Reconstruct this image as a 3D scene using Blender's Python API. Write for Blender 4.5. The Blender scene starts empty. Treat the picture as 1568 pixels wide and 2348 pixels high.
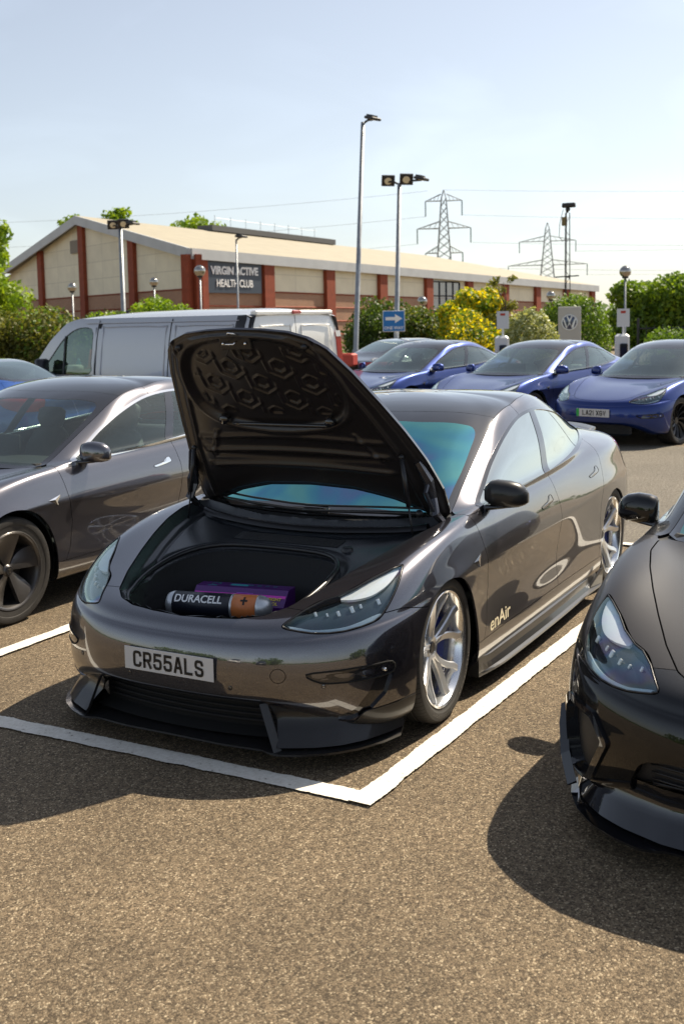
import bpy, math, random
import numpy as np
from mathutils import Vector, Matrix
from mathutils.bvhtree import BVHTree
R=math.radians
random.seed(7); RNG=np.random.default_rng(7)
SC=bpy.context.scene; COL=SC.collection
# ---------------------------------------------------------------- camera, world, sun, exposure
CAMP=(3.601,2.8145,1.8267); YAW,PITCH,ROLL=-2.6431,-0.10177,-0.0195
cd=bpy.data.cameras.new('camera'); cam=bpy.data.objects.new('camera',cd); COL.objects.link(cam); SC.camera=cam
_d=Vector((math.cos(YAW)*math.cos(PITCH),math.sin(YAW)*math.cos(PITCH),math.sin(PITCH)))
_r=_d.cross(Vector((0,0,1))).normalized(); _u=_r.cross(_d)
_r2=_r*math.cos(ROLL)+_u*math.sin(ROLL); _u2=-_r*math.sin(ROLL)+_u*math.cos(ROLL)
cam.matrix_world=Matrix(((_r2.x,_u2.x,-_d.x,CAMP[0]),(_r2.y,_u2.y,-_d.y,CAMP[1]),(_r2.z,_u2.z,-_d.z,CAMP[2]),(0,0,0,1)))
cd.sensor_fit='HORIZONTAL'; cd.sensor_width=36; cd.lens=36*2513.7/1568; cd.shift_y=-181.8/1568
cd.clip_start=.05; cd.clip_end=4000
cd.dof.use_dof=True; cd.dof.focus_distance=5.2; cd.dof.aperture_fstop=7.1
SUN=Vector((-.80,.30,1.0)).normalized()
EL=math.asin(SUN.z); AZ=math.atan2(SUN.x,SUN.y)
w=bpy.data.worlds.new("World"); SC.world=w; w.use_nodes=True
nt=w.node_tree; bg=nt.nodes['Background']; bg.inputs[1].default_value=.074
sky=nt.nodes.new('ShaderNodeTexSky'); sky.sky_type='NISHITA'; sky.sun_disc=False
sky.sun_elevation=EL; sky.sun_rotation=AZ; sky.altitude=50; sky.air_density=1.0; sky.dust_density=.8; sky.ozone_density=1.5
hs=nt.nodes.new('ShaderNodeHueSaturation'); hs.inputs['Saturation'].default_value=.54; hs.inputs['Value'].default_value=1.08; nt.links.new(sky.outputs[0],hs.inputs['Color'])
# thin high cirrus veil
tcw=nt.nodes.new('ShaderNodeTexCoord'); mpw=nt.nodes.new('ShaderNodeMapping'); mpw.inputs['Scale'].default_value=(1.2,4.5,9); mpw.inputs['Rotation'].default_value=(0,.25,.6); nw=nt.nodes.new('ShaderNodeTexNoise'); nw.inputs['Scale'].default_value=1.3; nw.inputs['Detail'].default_value=7; nw.inputs['Distortion'].default_value=.6
nt.links.new(tcw.outputs['Generated'],mpw.inputs[0]); nt.links.new(mpw.outputs[0],nw.inputs['Vector']); rw=nt.nodes.new('ShaderNodeMapRange'); rw.inputs[1].default_value=.45; rw.inputs[2].default_value=.8; rw.inputs[3].default_value=1.0; rw.inputs[4].default_value=1.14; nt.links.new(nw.outputs[0],rw.inputs[0])
sw=nt.nodes.new('ShaderNodeVectorMath'); sw.operation='SCALE'; nt.links.new(hs.outputs[0],sw.inputs[0]); nt.links.new(rw.outputs[0],sw.inputs['Scale']); nt.links.new(sw.outputs[0],bg.inputs[0])
ld=bpy.data.lights.new('sun','SUN'); ld.energy=5.0; ld.angle=R(.5); ld.color=(1,.88,.70)
lo=bpy.data.objects.new('sun',ld); COL.objects.link(lo); lo.rotation_euler=SUN.to_track_quat('Z','Y').to_euler()
SC.view_settings.view_transform='Standard'; SC.view_settings.look='None'; SC.view_settings.exposure=0.82; SC.view_settings.gamma=1
SC.render.resolution_x=683; SC.render.resolution_y=1024
try:
    SC.cycles.max_bounces=8; SC.cycles.transparent_max_bounces=12
except Exception: pass
# ---------------------------------------------------------------- materials
MATS={}
def nmat(name):
    m=bpy.data.materials.new(name); m.use_nodes=True; MATS[name]=m
    return m, m.node_tree, m.node_tree.nodes['Principled BSDF']
def pm(name,col,rough=.5,metal=0,coat=0,spec=.5,emit=None,es=1,noise=None,bump=None,coatrough=.03):
    """noise=(scale,amount): value mottling; bump=(scale,strength,dist)"""
    m,t,b=nmat(name)
    b.inputs['Base Color'].default_value=(*col,1); b.inputs['Roughness'].default_value=rough; b.inputs['Metallic'].default_value=metal
    b.inputs['Coat Weight'].default_value=coat; b.inputs['Coat Roughness'].default_value=coatrough; b.inputs['Specular IOR Level'].default_value=spec
    if emit: b.inputs['Emission Color'].default_value=(*emit,1); b.inputs['Emission Strength'].default_value=es
    L=t.links; N=t.nodes
    if noise or bump:
        tc=N.new('ShaderNodeTexCoord')
    if noise:
        n=N.new('ShaderNodeTexNoise'); n.inputs['Scale'].default_value=noise[0]; n.inputs['Detail'].default_value=6; L.new(tc.outputs['Object'],n.inputs['Vector'])
        r=N.new('ShaderNodeMapRange'); r.inputs[1].default_value=.3; r.inputs[2].default_value=.7; r.inputs[3].default_value=1-noise[1]; r.inputs[4].default_value=1+noise[1]
        L.new(n.outputs[0],r.inputs[0])
        h=N.new('ShaderNodeVectorMath'); h.operation='SCALE'; h.inputs[0].default_value=col; L.new(r.outputs[0],h.inputs['Scale']); L.new(h.outputs[0],b.inputs['Base Color'])
    if bump:
        n=N.new('ShaderNodeTexNoise'); n.inputs['Scale'].default_value=bump[0]; n.inputs['Detail'].default_value=4; L.new(tc.outputs['Object'],n.inputs['Vector'])
        k=N.new('ShaderNodeBump'); k.inputs['Strength'].default_value=bump[1]; k.inputs['Distance'].default_value=bump[2]
        L.new(n.outputs[0],k.inputs['Height']); L.new(k.outputs[0],b.inputs['Normal'])
    return m
def paint(name,col,metal=.75,rough=.36,dust=.0,cior=1.65):
    m,t,b=nmat(name); N=t.nodes; L=t.links
    tc=N.new('ShaderNodeTexCoord')
    v=N.new('ShaderNodeTexVoronoi'); v.inputs['Scale'].default_value=900; L.new(tc.outputs['Object'],v.inputs['Vector'])
    mr=N.new('ShaderNodeMapRange'); mr.inputs[3].default_value=.72; mr.inputs[4].default_value=1.35; L.new(v.outputs['Color'],mr.inputs[0])
    h=N.new('ShaderNodeVectorMath'); h.operation='SCALE'; h.inputs[0].default_value=col; L.new(mr.outputs[0],h.inputs['Scale']); L.new(h.outputs[0],b.inputs['Base Color'])
    b.inputs['Metallic'].default_value=metal; b.inputs['Roughness'].default_value=rough
    b.inputs['Coat Weight'].default_value=1; b.inputs['Coat Roughness'].default_value=.015+dust; b.inputs['Coat IOR'].default_value=cior
    return m
def glass(name,tint,refl=.08,gcol=(1,1,1),film=None,gain=.9,rough=0.0,dirt=None):
    m=bpy.data.materials.new(name); m.use_nodes=True; MATS[name]=m; t=m.node_tree; N=t.nodes; L=t.links; N.clear()
    o=N.new('ShaderNodeOutputMaterial'); tr=N.new('ShaderNodeBsdfTransparent'); tr.inputs[0].default_value=(*tint,1)
    g=N.new('ShaderNodeBsdfGlossy'); g.inputs['Roughness'].default_value=rough; g.inputs['Color'].default_value=(*gcol,1)
    lw=N.new('ShaderNodeLayerWeight'); lw.inputs['Blend'].default_value=.35
    mr=N.new('ShaderNodeMapRange'); mr.inputs[3].default_value=refl; mr.inputs[4].default_value=gain; pw=N.new('ShaderNodeMath'); pw.operation='POWER'; pw.inputs[1].default_value=2.2; lw.inputs['Blend'].default_value=.5; L.new(lw.outputs['Facing'],pw.inputs[0]); L.new(pw.outputs[0],mr.inputs[0])
    mx=N.new('ShaderNodeMixShader'); L.new(mr.outputs[0],mx.inputs[0]); L.new(tr.outputs[0],mx.inputs[1]); L.new(g.outputs[0],mx.inputs[2]); out=mx
    if film:
        tc=N.new('ShaderNodeTexCoord'); n=N.new('ShaderNodeTexNoise'); n.inputs['Scale'].default_value=film[1]; n.inputs['Detail'].default_value=2; n.inputs['Distortion'].default_value=.8
        L.new(tc.outputs['Object'],n.inputs['Vector']); 
        ad=N.new('ShaderNodeMath'); ad.operation='MULTIPLY_ADD'; ad.inputs[1].default_value=.9; L.new(lw.outputs['Facing'],ad.inputs[0]); L.new(n.outputs[0],ad.inputs[2])
        cr=N.new('ShaderNodeValToRGB'); cr.color_ramp.interpolation='B_SPLINE'; el=cr.color_ramp.elements
        for i,(p,c) in enumerate(film[0]):
            e=el[i] if i<2 else el.new(p)
            e.position=p; e.color=(*c,1)
        L.new(ad.outputs[0],cr.inputs[0]); L.new(cr.outputs[0],g.inputs['Color'])
    if dirt:
        d=N.new('ShaderNodeBsdfDiffuse'); d.inputs[0].default_value=(.35,.31,.25,1)
        tc=N.new('ShaderNodeTexCoord'); n=N.new('ShaderNodeTexNoise'); n.inputs['Scale'].default_value=260; n.inputs['Detail'].default_value=3; L.new(tc.outputs['Object'],n.inputs['Vector'])
        r2=N.new('ShaderNodeMapRange'); r2.inputs[1].default_value=.45; r2.inputs[2].default_value=.8; r2.inputs[3].default_value=dirt*.3; r2.inputs[4].default_value=dirt*2.2; L.new(n.outputs[0],r2.inputs[0])
        m2=N.new('ShaderNodeMixShader'); L.new(r2.outputs[0],m2.inputs[0]); L.new(mx.outputs[0],m2.inputs[1]); L.new(d.outputs[0],m2.inputs[2]); out=m2
    L.new(out.outputs[0],o.inputs[0]); return m
def carbon(name,col=(.006,.006,.007),col2=(.028,.027,.027),scale=260,tilt=.8):
    m,t,b=nmat(name); N=t.nodes; L=t.links
    tc=N.new('ShaderNodeTexCoord'); mp=N.new('ShaderNodeMapping'); mp.inputs['Rotation'].default_value=(0,0,tilt); L.new(tc.outputs['Object'],mp.inputs[0])
    wv=N.new('ShaderNodeTexWave'); wv.inputs['Scale'].default_value=scale/6.28*2; wv.bands_direction='X'; L.new(mp.outputs[0],wv.inputs[0])
    w2=N.new('ShaderNodeTexWave'); w2.inputs['Scale'].default_value=scale/6.28*2; w2.bands_direction='Y'; L.new(mp.outputs[0],w2.inputs[0])
    ml=N.new('ShaderNodeMath'); ml.operation='MULTIPLY'; L.new(wv.outputs[1],ml.inputs[0]); L.new(w2.outputs[1],ml.inputs[1])
    mx=N.new('ShaderNodeMix'); mx.data_type='RGBA'; mx.inputs['A'].default_value=(*col,1); mx.inputs['B'].default_value=(*col2,1); L.new(wv.outputs[1],mx.inputs['Factor']); L.new(mx.outputs['Result'],b.inputs['Base Color'])
    b.inputs['Roughness'].default_value=.35; b.inputs['Metallic'].default_value=0; b.inputs['Specular IOR Level'].default_value=.3; b.inputs['Coat Weight'].default_value=.4; b.inputs['Coat Roughness'].default_value=.06
    return m
paint('paint_grey',(.046,.044,.056),rough=.28,cior=2.2); paint('paint_grey_left',(.060,.058,.070),rough=.31,dust=.01,cior=2.1); paint('paint_blue',(.001,.022,.16),dust=.0,cior=1.5); paint('paint_black',(.001,.001,.0015),metal=0,rough=.5,cior=1.5); MATS['paint_black'].node_tree.nodes['Principled BSDF'].inputs['Specular IOR Level'].default_value=.1
pm('paint_inner',(.026,.023,.023),.36,metal=.35,coat=.3,coatrough=.12); paint('paint_silver',(.43,.43,.44),metal=.6,rough=.42,dust=.08); paint('paint_bronze',(.30,.25,.23)); paint('paint_darkcar',(.01,.012,.016),metal=.2)
paint('paint_white',(.8,.8,.78),metal=0,rough=.3,dust=.05); paint('paint_brightblue',(.01,.08,.35),metal=.4)
pm('black_gloss',(.010,.010,.012),.08,coat=1); pm('black_plastic',(.013,.014,.016),.5,bump=(900,.25,.001)); pm('black_satin',(.012,.012,.014),.32)
pm('gap',(.004,.004,.004),.9); pm('dark_inside',(.010,.010,.011),.8); pm('seat',(.035,.035,.038),.6); pm('seat_white',(.55,.55,.52),.6); pm('seat_red',(.45,.05,.03),.6)
pm('rubber',(.021,.019,.017),.72,bump=(400,.2,.001),noise=(30,.25)); pm('rim_silver',(.74,.75,.76),.33,metal=.75,coat=.3); pm('rim_bright',(.85,.86,.87),.16,metal=.9,coat=.5)
pm('rim_grey',(.085,.08,.078),.36,metal=.7,coat=.3); pm('rim_dark',(.03,.03,.032),.35,metal=.6); pm('disc',(.25,.25,.26),.35,metal=1,noise=(40,.2)); pm('caliper_blue',(.01,.03,.25),.3,coat=1)
pm('chrome',(.85,.84,.82),.08,metal=1); pm('white_lamp',(.85,.86,.85),.25,coat=1); pm('lamp_dark',(.015,.025,.035),.25,coat=1); pm('lamp_led',(.5,.6,.66),.2,coat=1); pm('red_lamp',(.35,.008,.01),.15,coat=1)
pm('plate_white',(.62,.61,.60),.4); pm('plate_black',(.008,.008,.008),.4); pm('plate_green',(.02,.42,.07),.4)
pm('steel_pole',(.30,.32,.34),.45,metal=.5,noise=(6,.15)); pm('dark_metal',(.02,.02,.022),.5); pm('copper',(.62,.19,.055),.42,noise=(60,.06)); pm('silver_paint',(.60,.62,.64),.38,metal=.75)
pm('dark_navy',(.012,.014,.024),.4); pm('letter_white',(.85,.85,.85),.5); pm('cream',(.74,.66,.47),.5)
carbon('carbon'); carbon('carbon_fine',(.006,.006,.006),(.034,.028,.023),scale=330,tilt=.2)
FILM=[(0.0,(.55,.55,.85)),(.45,(.20,.50,.72)),(.58,(.12,.66,.78)),(.70,(.42,.45,.80)),(.82,(.15,.62,.85)),(1.0,(.40,.95,.80))]
glass('glass_film',(.05,.07,.09),refl=.42,film=(FILM,1.9),gain=.95)
glass('glass_side',(.05,.06,.06),refl=.52,gcol=(.90,.93,.86),gain=.95)
glass('glass_roof',(.01,.012,.012),refl=.07,gain=.75,rough=.03)
glass('glass_clear',(.62,.74,.70),refl=.05,gcol=(.8,.9,.85),gain=.6,dirt=.035)
glass('glass_blue_car',(.42,.50,.47),refl=.10,gcol=(.85,.95,.9),gain=.8,dirt=.012)
RAIN=[(0.0,(.75,.85,.95)),(.42,(.85,.85,.95)),(.62,(.45,.9,.95)),(.74,(1,.85,.50)),(.84,(.75,.50,1)),(.93,(.4,.85,1)),(1.0,(.9,1,.85))]
glass('lens',(.88,.92,.95),refl=.07,film=(RAIN,5),gain=.95)
# ---------------------------------------------------------------- object helpers
def tag(o,label=None,cat=None,group=None,kind=None):
    if label: o['label']=label
    if cat: o['category']=cat
    if group: o['group']=group
    if kind: o['kind']=kind
    return o
def mk(name,V,F,mat,parent=None,smooth=True,normals=None,loc=None):
    me=bpy.data.meshes.new(name); V=np.asarray(V,float)
    me.from_pydata(V.tolist(),[],[tuple(int(i) for i in f) for f in F]); me.update()
    me.materials.append(MATS[mat] if isinstance(mat,str) else mat)
    if smooth: me.polygons.foreach_set('use_smooth',[True]*len(me.polygons))
    if normals is not None and len(normals)==len(me.vertices): me.normals_split_custom_set_from_vertices([tuple(n) for n in normals])
    o=bpy.data.objects.new(name,me); COL.objects.link(o)
    if parent: o.parent=parent
    if loc is not None: o.location=loc
    return o
def empty(name,loc=(0,0,0),rz=0,parent=None):
    o=bpy.data.objects.new(name,None); COL.objects.link(o); o.location=loc; o.rotation_euler=(0,0,rz); o.empty_display_size=.2
    if parent: o.parent=parent
    return o
def children(o): return [c for c in bpy.data.objects if c.parent==o]
def copy_tree(o,parent=None,swap=None):
    c=o.copy(); COL.objects.link(c); c.parent=parent
    if swap and c.type=='MESH' and c.data.materials:
        k=c.data.materials[0].name
        if k in swap: c.material_slots[0].link='OBJECT'; c.material_slots[0].material=MATS[swap[k]]
    for ch in children(o): copy_tree(ch,c,swap)
    return c
class MB:
    def __init__(s): s.V=[]; s.F=[]
    def add(s,V,F,M=None):
        V=np.asarray(V,float)
        if M is not None:
            A=np.array(M); V=V@A[:3,:3].T+A[:3,3]
        b=len(s.V); s.V+=V.tolist(); s.F+=[tuple(int(i)+b for i in f) for f in F]; return s
    def box(s,c,d,M=None,bev=0):
        x,y,z=d[0]/2,d[1]/2,d[2]/2
        if bev<=0:
            V=[(sx*x,sy*y,sz*z) for sz in(-1,1) for sy in(-1,1) for sx in(-1,1)]
            F=[(0,2,3,1),(4,5,7,6),(0,1,5,4),(2,6,7,3),(0,4,6,2),(1,3,7,5)]
        else:
            b=min(bev,x*.49,y*.49,z*.49); L=[]
            for (zz,ins) in ((-z,b),(-z+b,0),(z-b,0),(z,b)):
                X,Y=x-ins,y-ins; k=b*.7
                L.append([(X-k,-Y,zz),(X,-Y+k,zz),(X,Y-k,zz),(X-k,Y,zz),(-X+k,Y,zz),(-X,Y-k,zz),(-X,-Y+k,zz),(-X+k,-Y,zz)])
            V=[p for r in L for p in r]; F=[tuple(range(7,-1,-1)),tuple(range(24,32))]
            for i in range(3):
                for j in range(8): F.append((i*8+j,i*8+(j+1)%8,(i+1)*8+(j+1)%8,(i+1)*8+j))
        V=np.array(V)+np.array(c); return s.add(V,F,M)
    def tube(s,pts,r,n=8,cap=True,M=None,closed=False):
        P=[Vector(p) for p in pts]; m=len(P); rr=r if hasattr(r,'__len__') else [r]*m
        V=[];F=[]; up=None
        for i in range(m):
            if closed: t=(P[(i+1)%m]-P[i-1])
            else: t=(P[min(i+1,m-1)]-P[max(i-1,0)])
            if t.length<1e-9: t=Vector((0,0,1))
            t.normalize()
            if up is None: up=Vector((0,0,1)) if abs(t.z)<.9 else Vector((1,0,0))
            a=t.cross(up).normalized(); b=a.cross(t).normalized(); up=b
            for k in range(n):
                q=2*math.pi*k/n; V.append(P[i]+(a*math.cos(q)+b*math.sin(q))*rr[i])
        for i in range(m if closed else m-1):
            for k in range(n): F.append((i*n+k,i*n+(k+1)%n,((i+1)%m)*n+(k+1)%n,((i+1)%m)*n+k))
        if cap and not closed: F+= [tuple(range(n-1,-1,-1)),tuple((m-1)*n+k for k in range(n))]
        return s.add([tuple(v) for v in V],F,M)
    def lathe(s,prof,n=64,axis='y',M=None,cap=False,closed=False):
        """prof: (radius, along)"""
        V=[];F=[]; m=len(prof)
        for (r,h) in prof:
            for k in range(n):
                q=2*math.pi*k/n; a,b=r*math.cos(q),r*math.sin(q)
                V.append((a,h,b) if axis=='y' else ((a,b,h) if axis=='z' else (h,a,b)))
        for i in range(m if closed else m-1):
            for k in range(n):
                f=(i*n+k,i*n+(k+1)%n,((i+1)%m)*n+(k+1)%n,((i+1)%m)*n+k); F.append(f if axis!='z' else f)
        if cap: F+=[tuple(range(n)),tuple((m-1)*n+k for k in range(n-1,-1,-1))]
        return s.add(V,F,M)
    def prism(s,poly,z0,z1,M=None):
        n=len(poly); V=[(x,y,z0) for x,y in poly]+[(x,y,z1) for x,y in poly]
        F=[tuple(range(n-1,-1,-1)),tuple(range(n,2*n))]+[(i,(i+1)%n,n+(i+1)%n,n+i) for i in range(n)]
        return s.add(V,F,M)
    def ball(s,c,r,nu=16,nv=10,sc=(1,1,1)):
        V=[];F=[]
        for j in range(nv+1):
            t=math.pi*j/nv
            for i in range(nu):
                q=2*math.pi*i/nu; V.append((c[0]+r*sc[0]*math.sin(t)*math.cos(q),c[1]+r*sc[1]*math.sin(t)*math.sin(q),c[2]+r*sc[2]*math.cos(t)))
        for j in range(nv):
            for i in range(nu): F.append((j*nu+i,(j+1)*nu+i,(j+1)*nu+(i+1)%nu,j*nu+(i+1)%nu))
        return s.add(V,F)
    def build(s,name,mat,parent=None,smooth=False,loc=None):
        o=mk(name,s.V,s.F,mat,parent,smooth,loc=loc); return o
def TM(loc=(0,0,0),rx=0,ry=0,rz=0,sc=(1,1,1)):
    return Matrix.Translation(loc)@Matrix.Rotation(rz,4,'Z')@Matrix.Rotation(ry,4,'Y')@Matrix.Rotation(rx,4,'X')@Matrix.Diagonal((*sc,1))
def frame(o,ex,ey,ez):
    M=Matrix.Identity(4)
    for i,e in enumerate((ex,ey,ez)):
        for k in range(3): M[k][i]=e[k]
    for k in range(3): M[k][3]=o[k]
    return M
def text_mb(s,h,depth=.002,bold=0,narrow=1,spacing=1):
    """flat text in the XY plane, centred, cap height h"""
    cu=bpy.data.curves.new('txt','FONT'); cu.body=s; cu.size=1; cu.offset=bold; cu.align_x='CENTER'; cu.space_character=spacing; cu.extrude=.5
    ob=bpy.data.objects.new('txt',cu); COL.objects.link(ob); bpy.context.view_layer.update()
    me=ob.evaluated_get(bpy.context.evaluated_depsgraph_get()).to_mesh()
    V=np.array([v.co[:] for v in me.vertices]); F=[tuple(p.vertices) for p in me.polygons]
    bpy.data.objects.remove(ob); 
    y0,y1=V[:,1].min(),V[:,1].max(); V[:,1]-=(y0+y1)/2; V[:,0]-=(V[:,0].min()+V[:,0].max())/2
    k=h/(y1-y0); V[:,:2]*=k; V[:,0]*=narrow; V[:,2]*=depth
    m=MB(); m.add(V,F); return m
STROKE={'C':[[(1,.8),(.93,.95),(.75,1),(.25,1),(.07,.95),(0,.8),(0,.2),(.07,.05),(.25,0),(.75,0),(.93,.05),(1,.2)]],
'R':[[(0,0),(0,1),(.75,1),(.93,.95),(1,.8),(1,.65),(.93,.52),(.75,.47),(0,.47)],[(.55,.47),(1,0)]],
'5':[[(.95,1),(.08,1),(.05,.55),(.2,.6),(.72,.6),(.92,.54),(1,.4),(1,.2),(.92,.05),(.72,0),(.22,0),(.05,.08),(0,.2)]],
'A':[[(0,0),(.42,1),(.58,1),(1,0)],[(.15,.3),(.85,.3)]],'L':[[(0,1),(0,0),(.95,0)]],
'S':[[(.96,.8),(.88,.95),(.7,1),(.28,1),(.08,.95),(0,.82),(0,.68),(.08,.56),(.9,.44),(1,.32),(1,.18),(.92,.05),(.72,0),(.28,0),(.08,.05),(0,.2)]],
'2':[[(0,.78),(.07,.95),(.25,1),(.75,1),(.93,.95),(1,.8),(1,.65),(.92,.52),(.1,.2),(0,0),(1,0)]],'1':[[(.25,.85),(.5,1),(.5,0)]],
'X':[[(0,1),(1,0)],[(1,1),(0,0)]],'V':[[(0,1),(.5,0),(1,1)]],
'G':[[(1,.8),(.93,.95),(.75,1),(.25,1),(.07,.95),(0,.8),(0,.2),(.07,.05),(.25,0),(.75,0),(.93,.05),(1,.2),(1,.45),(.55,.45)]]}
def stroke_text(s,h,w,t,gap,depth=.001,M=None):
    """number-plate lettering built from strokes; centred in XY"""
    m=MB(); tot=sum((w*.45 if c==' ' else (w*.35 if c=='1' else w))+gap for c in s)-gap; x=-tot/2
    for c in s:
        if c==' ': x+=w*.45+gap; continue
        cw=w*.35 if c=='1' else w
        for si,st in enumerate(STROKE[c]):
            P=[Vector((x+t/2+(px*(w-t) if c!='1' else (px-.25)*(w*.5)),-h/2+t/2+py*(h-t),0)) for px,py in st]; n=len(P); Lf=[];Rt=[]
            for i in range(n):
                if i==0: d=(P[1]-P[0]).normalized(); k=1; q=P[0]-d*t*.5
                elif i==n-1: d=(P[i]-P[i-1]).normalized(); k=1; q=P[i]+d*t*.5
                else:
                    d1=(P[i]-P[i-1]).normalized(); d2=(P[i+1]-P[i]).normalized(); d=(d1+d2).normalized(); k=1/max(.5,d.dot(d1)); q=P[i]
                nn=Vector((-d.y,d.x,0))*t/2*k; Lf.append(q+nn); Rt.append(q-nn)
            V=[(p.x,p.y,depth+si*.0004) for p in Lf]+[(p.x,p.y,depth+si*.0004) for p in Rt]
            m.add(V,[(i,n+i,n+i+1,i+1) for i in range(n-1)],M)
        x+=cw+gap
    return m
def cr(P,k=8,closed=True):
    P=np.asarray(P,float); n=len(P); out=[]
    rng=range(n) if closed else range(n-1)
    for i in rng:
        if closed: a,b,c,d=P[i-1],P[i],P[(i+1)%n],P[(i+2)%n]
        else: a,b,c,d=P[max(i-1,0)],P[i],P[i+1],P[min(i+2,n-1)]
        for j in range(k):
            t=j/k; out.append(.5*((2*b)+(c-a)*t+(2*a-5*b+4*c-d)*t*t+(-a+3*b-3*c+d)*t**3))
    if not closed: out.append(P[-1])
    return np.array(out)
def sdf(poly,X,Y):
    """signed distance to polygon, positive inside"""
    P=np.asarray(poly,float); Q=np.roll(P,-1,0); d2=np.full(X.shape,1e9); ins=np.zeros(X.shape,bool)
    for (ax,ay),(bx,by) in zip(P,Q):
        ex,ey=bx-ax,by-ay; L2=ex*ex+ey*ey+1e-18
        t=np.clip(((X-ax)*ex+(Y-ay)*ey)/L2,0,1); d2=np.minimum(d2,(X-ax-t*ex)**2+(Y-ay-t*ey)**2)
        if ay!=by:
            c=((ay>Y)!=(by>Y))&(X<(bx-ax)*(Y-ay)/(by-ay)+ax); ins^=c
    return np.where(ins,1,-1)*np.sqrt(d2)
class S:
    """surface piece: vertices, normals, faces"""
    def __init__(s,V,N,F): s.V=np.asarray(V,float).reshape(-1,3); s.N=np.asarray(N,float).reshape(-1,3); s.F=F
    def clip(s,f):
        f=np.where(np.abs(f)<1e-7,1e-7,f); pos=(f>0).tolist(); V=s.V.tolist(); N=s.N.tolist(); E={}; out=[]; fl=f.tolist()
        def cut(a,b):
            k=(a,b) if a<b else (b,a)
            if k not in E:
                t=fl[k[0]]/(fl[k[0]]-fl[k[1]]); A,B=V[k[0]],V[k[1]]; C,D=N[k[0]],N[k[1]]
                V.append([A[i]+(B[i]-A[i])*t for i in range(3)]); N.append([C[i]+(D[i]-C[i])*t for i in range(3)]); E[k]=len(V)-1
            return E[k]
        for F in s.F:
            c=0
            for i in F: c+=pos[i]
            if c==0: continue
            if c==len(F): out.append(F); continue
            g=[]; n=len(F)
            for i in range(n):
                a,b=F[i],F[(i+1)%n]
                if pos[a]: g.append(a)
                if pos[a]!=pos[b]: g.append(cut(a,b))
            if len(g)>2: out.append(tuple(g))
        return S(V,N,out).compact()
    def compact(s):
        if not s.F: return S(np.zeros((0,3)),np.zeros((0,3)),[])
        used=np.unique(np.concatenate([np.array(f) for f in s.F])); mp=np.full(len(s.V),-1); mp[used]=np.arange(len(used))
        N=s.N[used]; N=N/np.maximum(np.linalg.norm(N,axis=1,keepdims=True),1e-9)
        return S(s.V[used],N,[tuple(int(mp[i]) for i in f) for f in s.F])
    def split(s,fn,g=.002):
        f=fn(s.V[:,0],s.V[:,1],s.V[:,2]) if len(s.V) else np.zeros(0)
        return s.clip(f-g),s.clip(-f-g)
    def mirror(s): return S(s.V*[1,-1,1],s.N*[1,-1,1],[f[::-1] for f in s.F])
    def join(s,o):
        b=len(s.V); return S(np.vstack([s.V,o.V]),np.vstack([s.N,o.N]),s.F+[tuple(i+b for i in f) for f in o.F])
    def offset(s,d): return S(s.V+s.N*d,s.N,s.F)
    def flipped(s): return S(s.V,-s.N,[f[::-1] for f in s.F])
    def rim(s,d=.012,skip_mid=True):
        """turned-in edge along open borders, as extra faces with their own vertices"""
        E={}
        for f in s.F:
            n=len(f)
            for i in range(n):
                a,b=f[i],f[(i+1)%n]; k=(a,b) if a<b else (b,a)
                E[k]=None if k in E else (a,b)
        V=[];N=[];F=[]
        for e in E.values():
            if e is None: continue
            a,b=e
            if skip_mid and abs(s.V[a][1])<1e-4 and abs(s.V[b][1])<1e-4: continue
            A,B=s.V[a],s.V[b]; n=np.cross(B-A,s.N[a]); L=np.linalg.norm(n)
            if L<1e-12: continue
            n=n/L; k=len(V); V+= [A,B,B-s.N[b]*d,A-s.N[a]*d]; N+=[n]*4; F.append((k,k+3,k+2,k+1))
        return s.join(S(V,N,F)) if F else s
    def obj(s,name,mat,parent,rim=.012,skip_mid=True):
        if not s.F: return None
        t=s.rim(rim,skip_mid) if rim else s
        return mk(name,t.V,t.F,mat,parent,True,t.N)
# ---------------------------------------------------------------- saloon body surface (x forward, y left, z up; nose at x=0, lowered ride height)
def ring(keys,n=18):
    """keys {column:(x,y,z)} -> n x 3 by monotone-ish interpolation"""
    ks=sorted(keys); out=np.zeros((n,3))
    for a in range(3):
        y=np.array([keys[k][a] for k in ks],float); x=np.array(ks,float)
        h=np.diff(x); dl=np.diff(y)/h; m=np.zeros(len(x)); m[0]=dl[0]; m[-1]=dl[-1]
        for i in range(1,len(x)-1):
            if dl[i-1]*dl[i]>0: w1=2*h[i]+h[i-1]; w2=h[i]+2*h[i-1]; m[i]=(w1+w2)/(w1/dl[i-1]+w2/dl[i])
        for c in range(n):
            i=min(max(np.searchsorted(x,c,side='right')-1,0),len(h)-1); t=(c-x[i])/h[i]
            out[c,a]=(2*t**3-3*t*t+1)*y[i]+(t**3-2*t*t+t)*h[i]*m[i]+(-2*t**3+3*t*t)*y[i+1]+(t**3-t*t)*h[i]*m[i+1]
    return out
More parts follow.
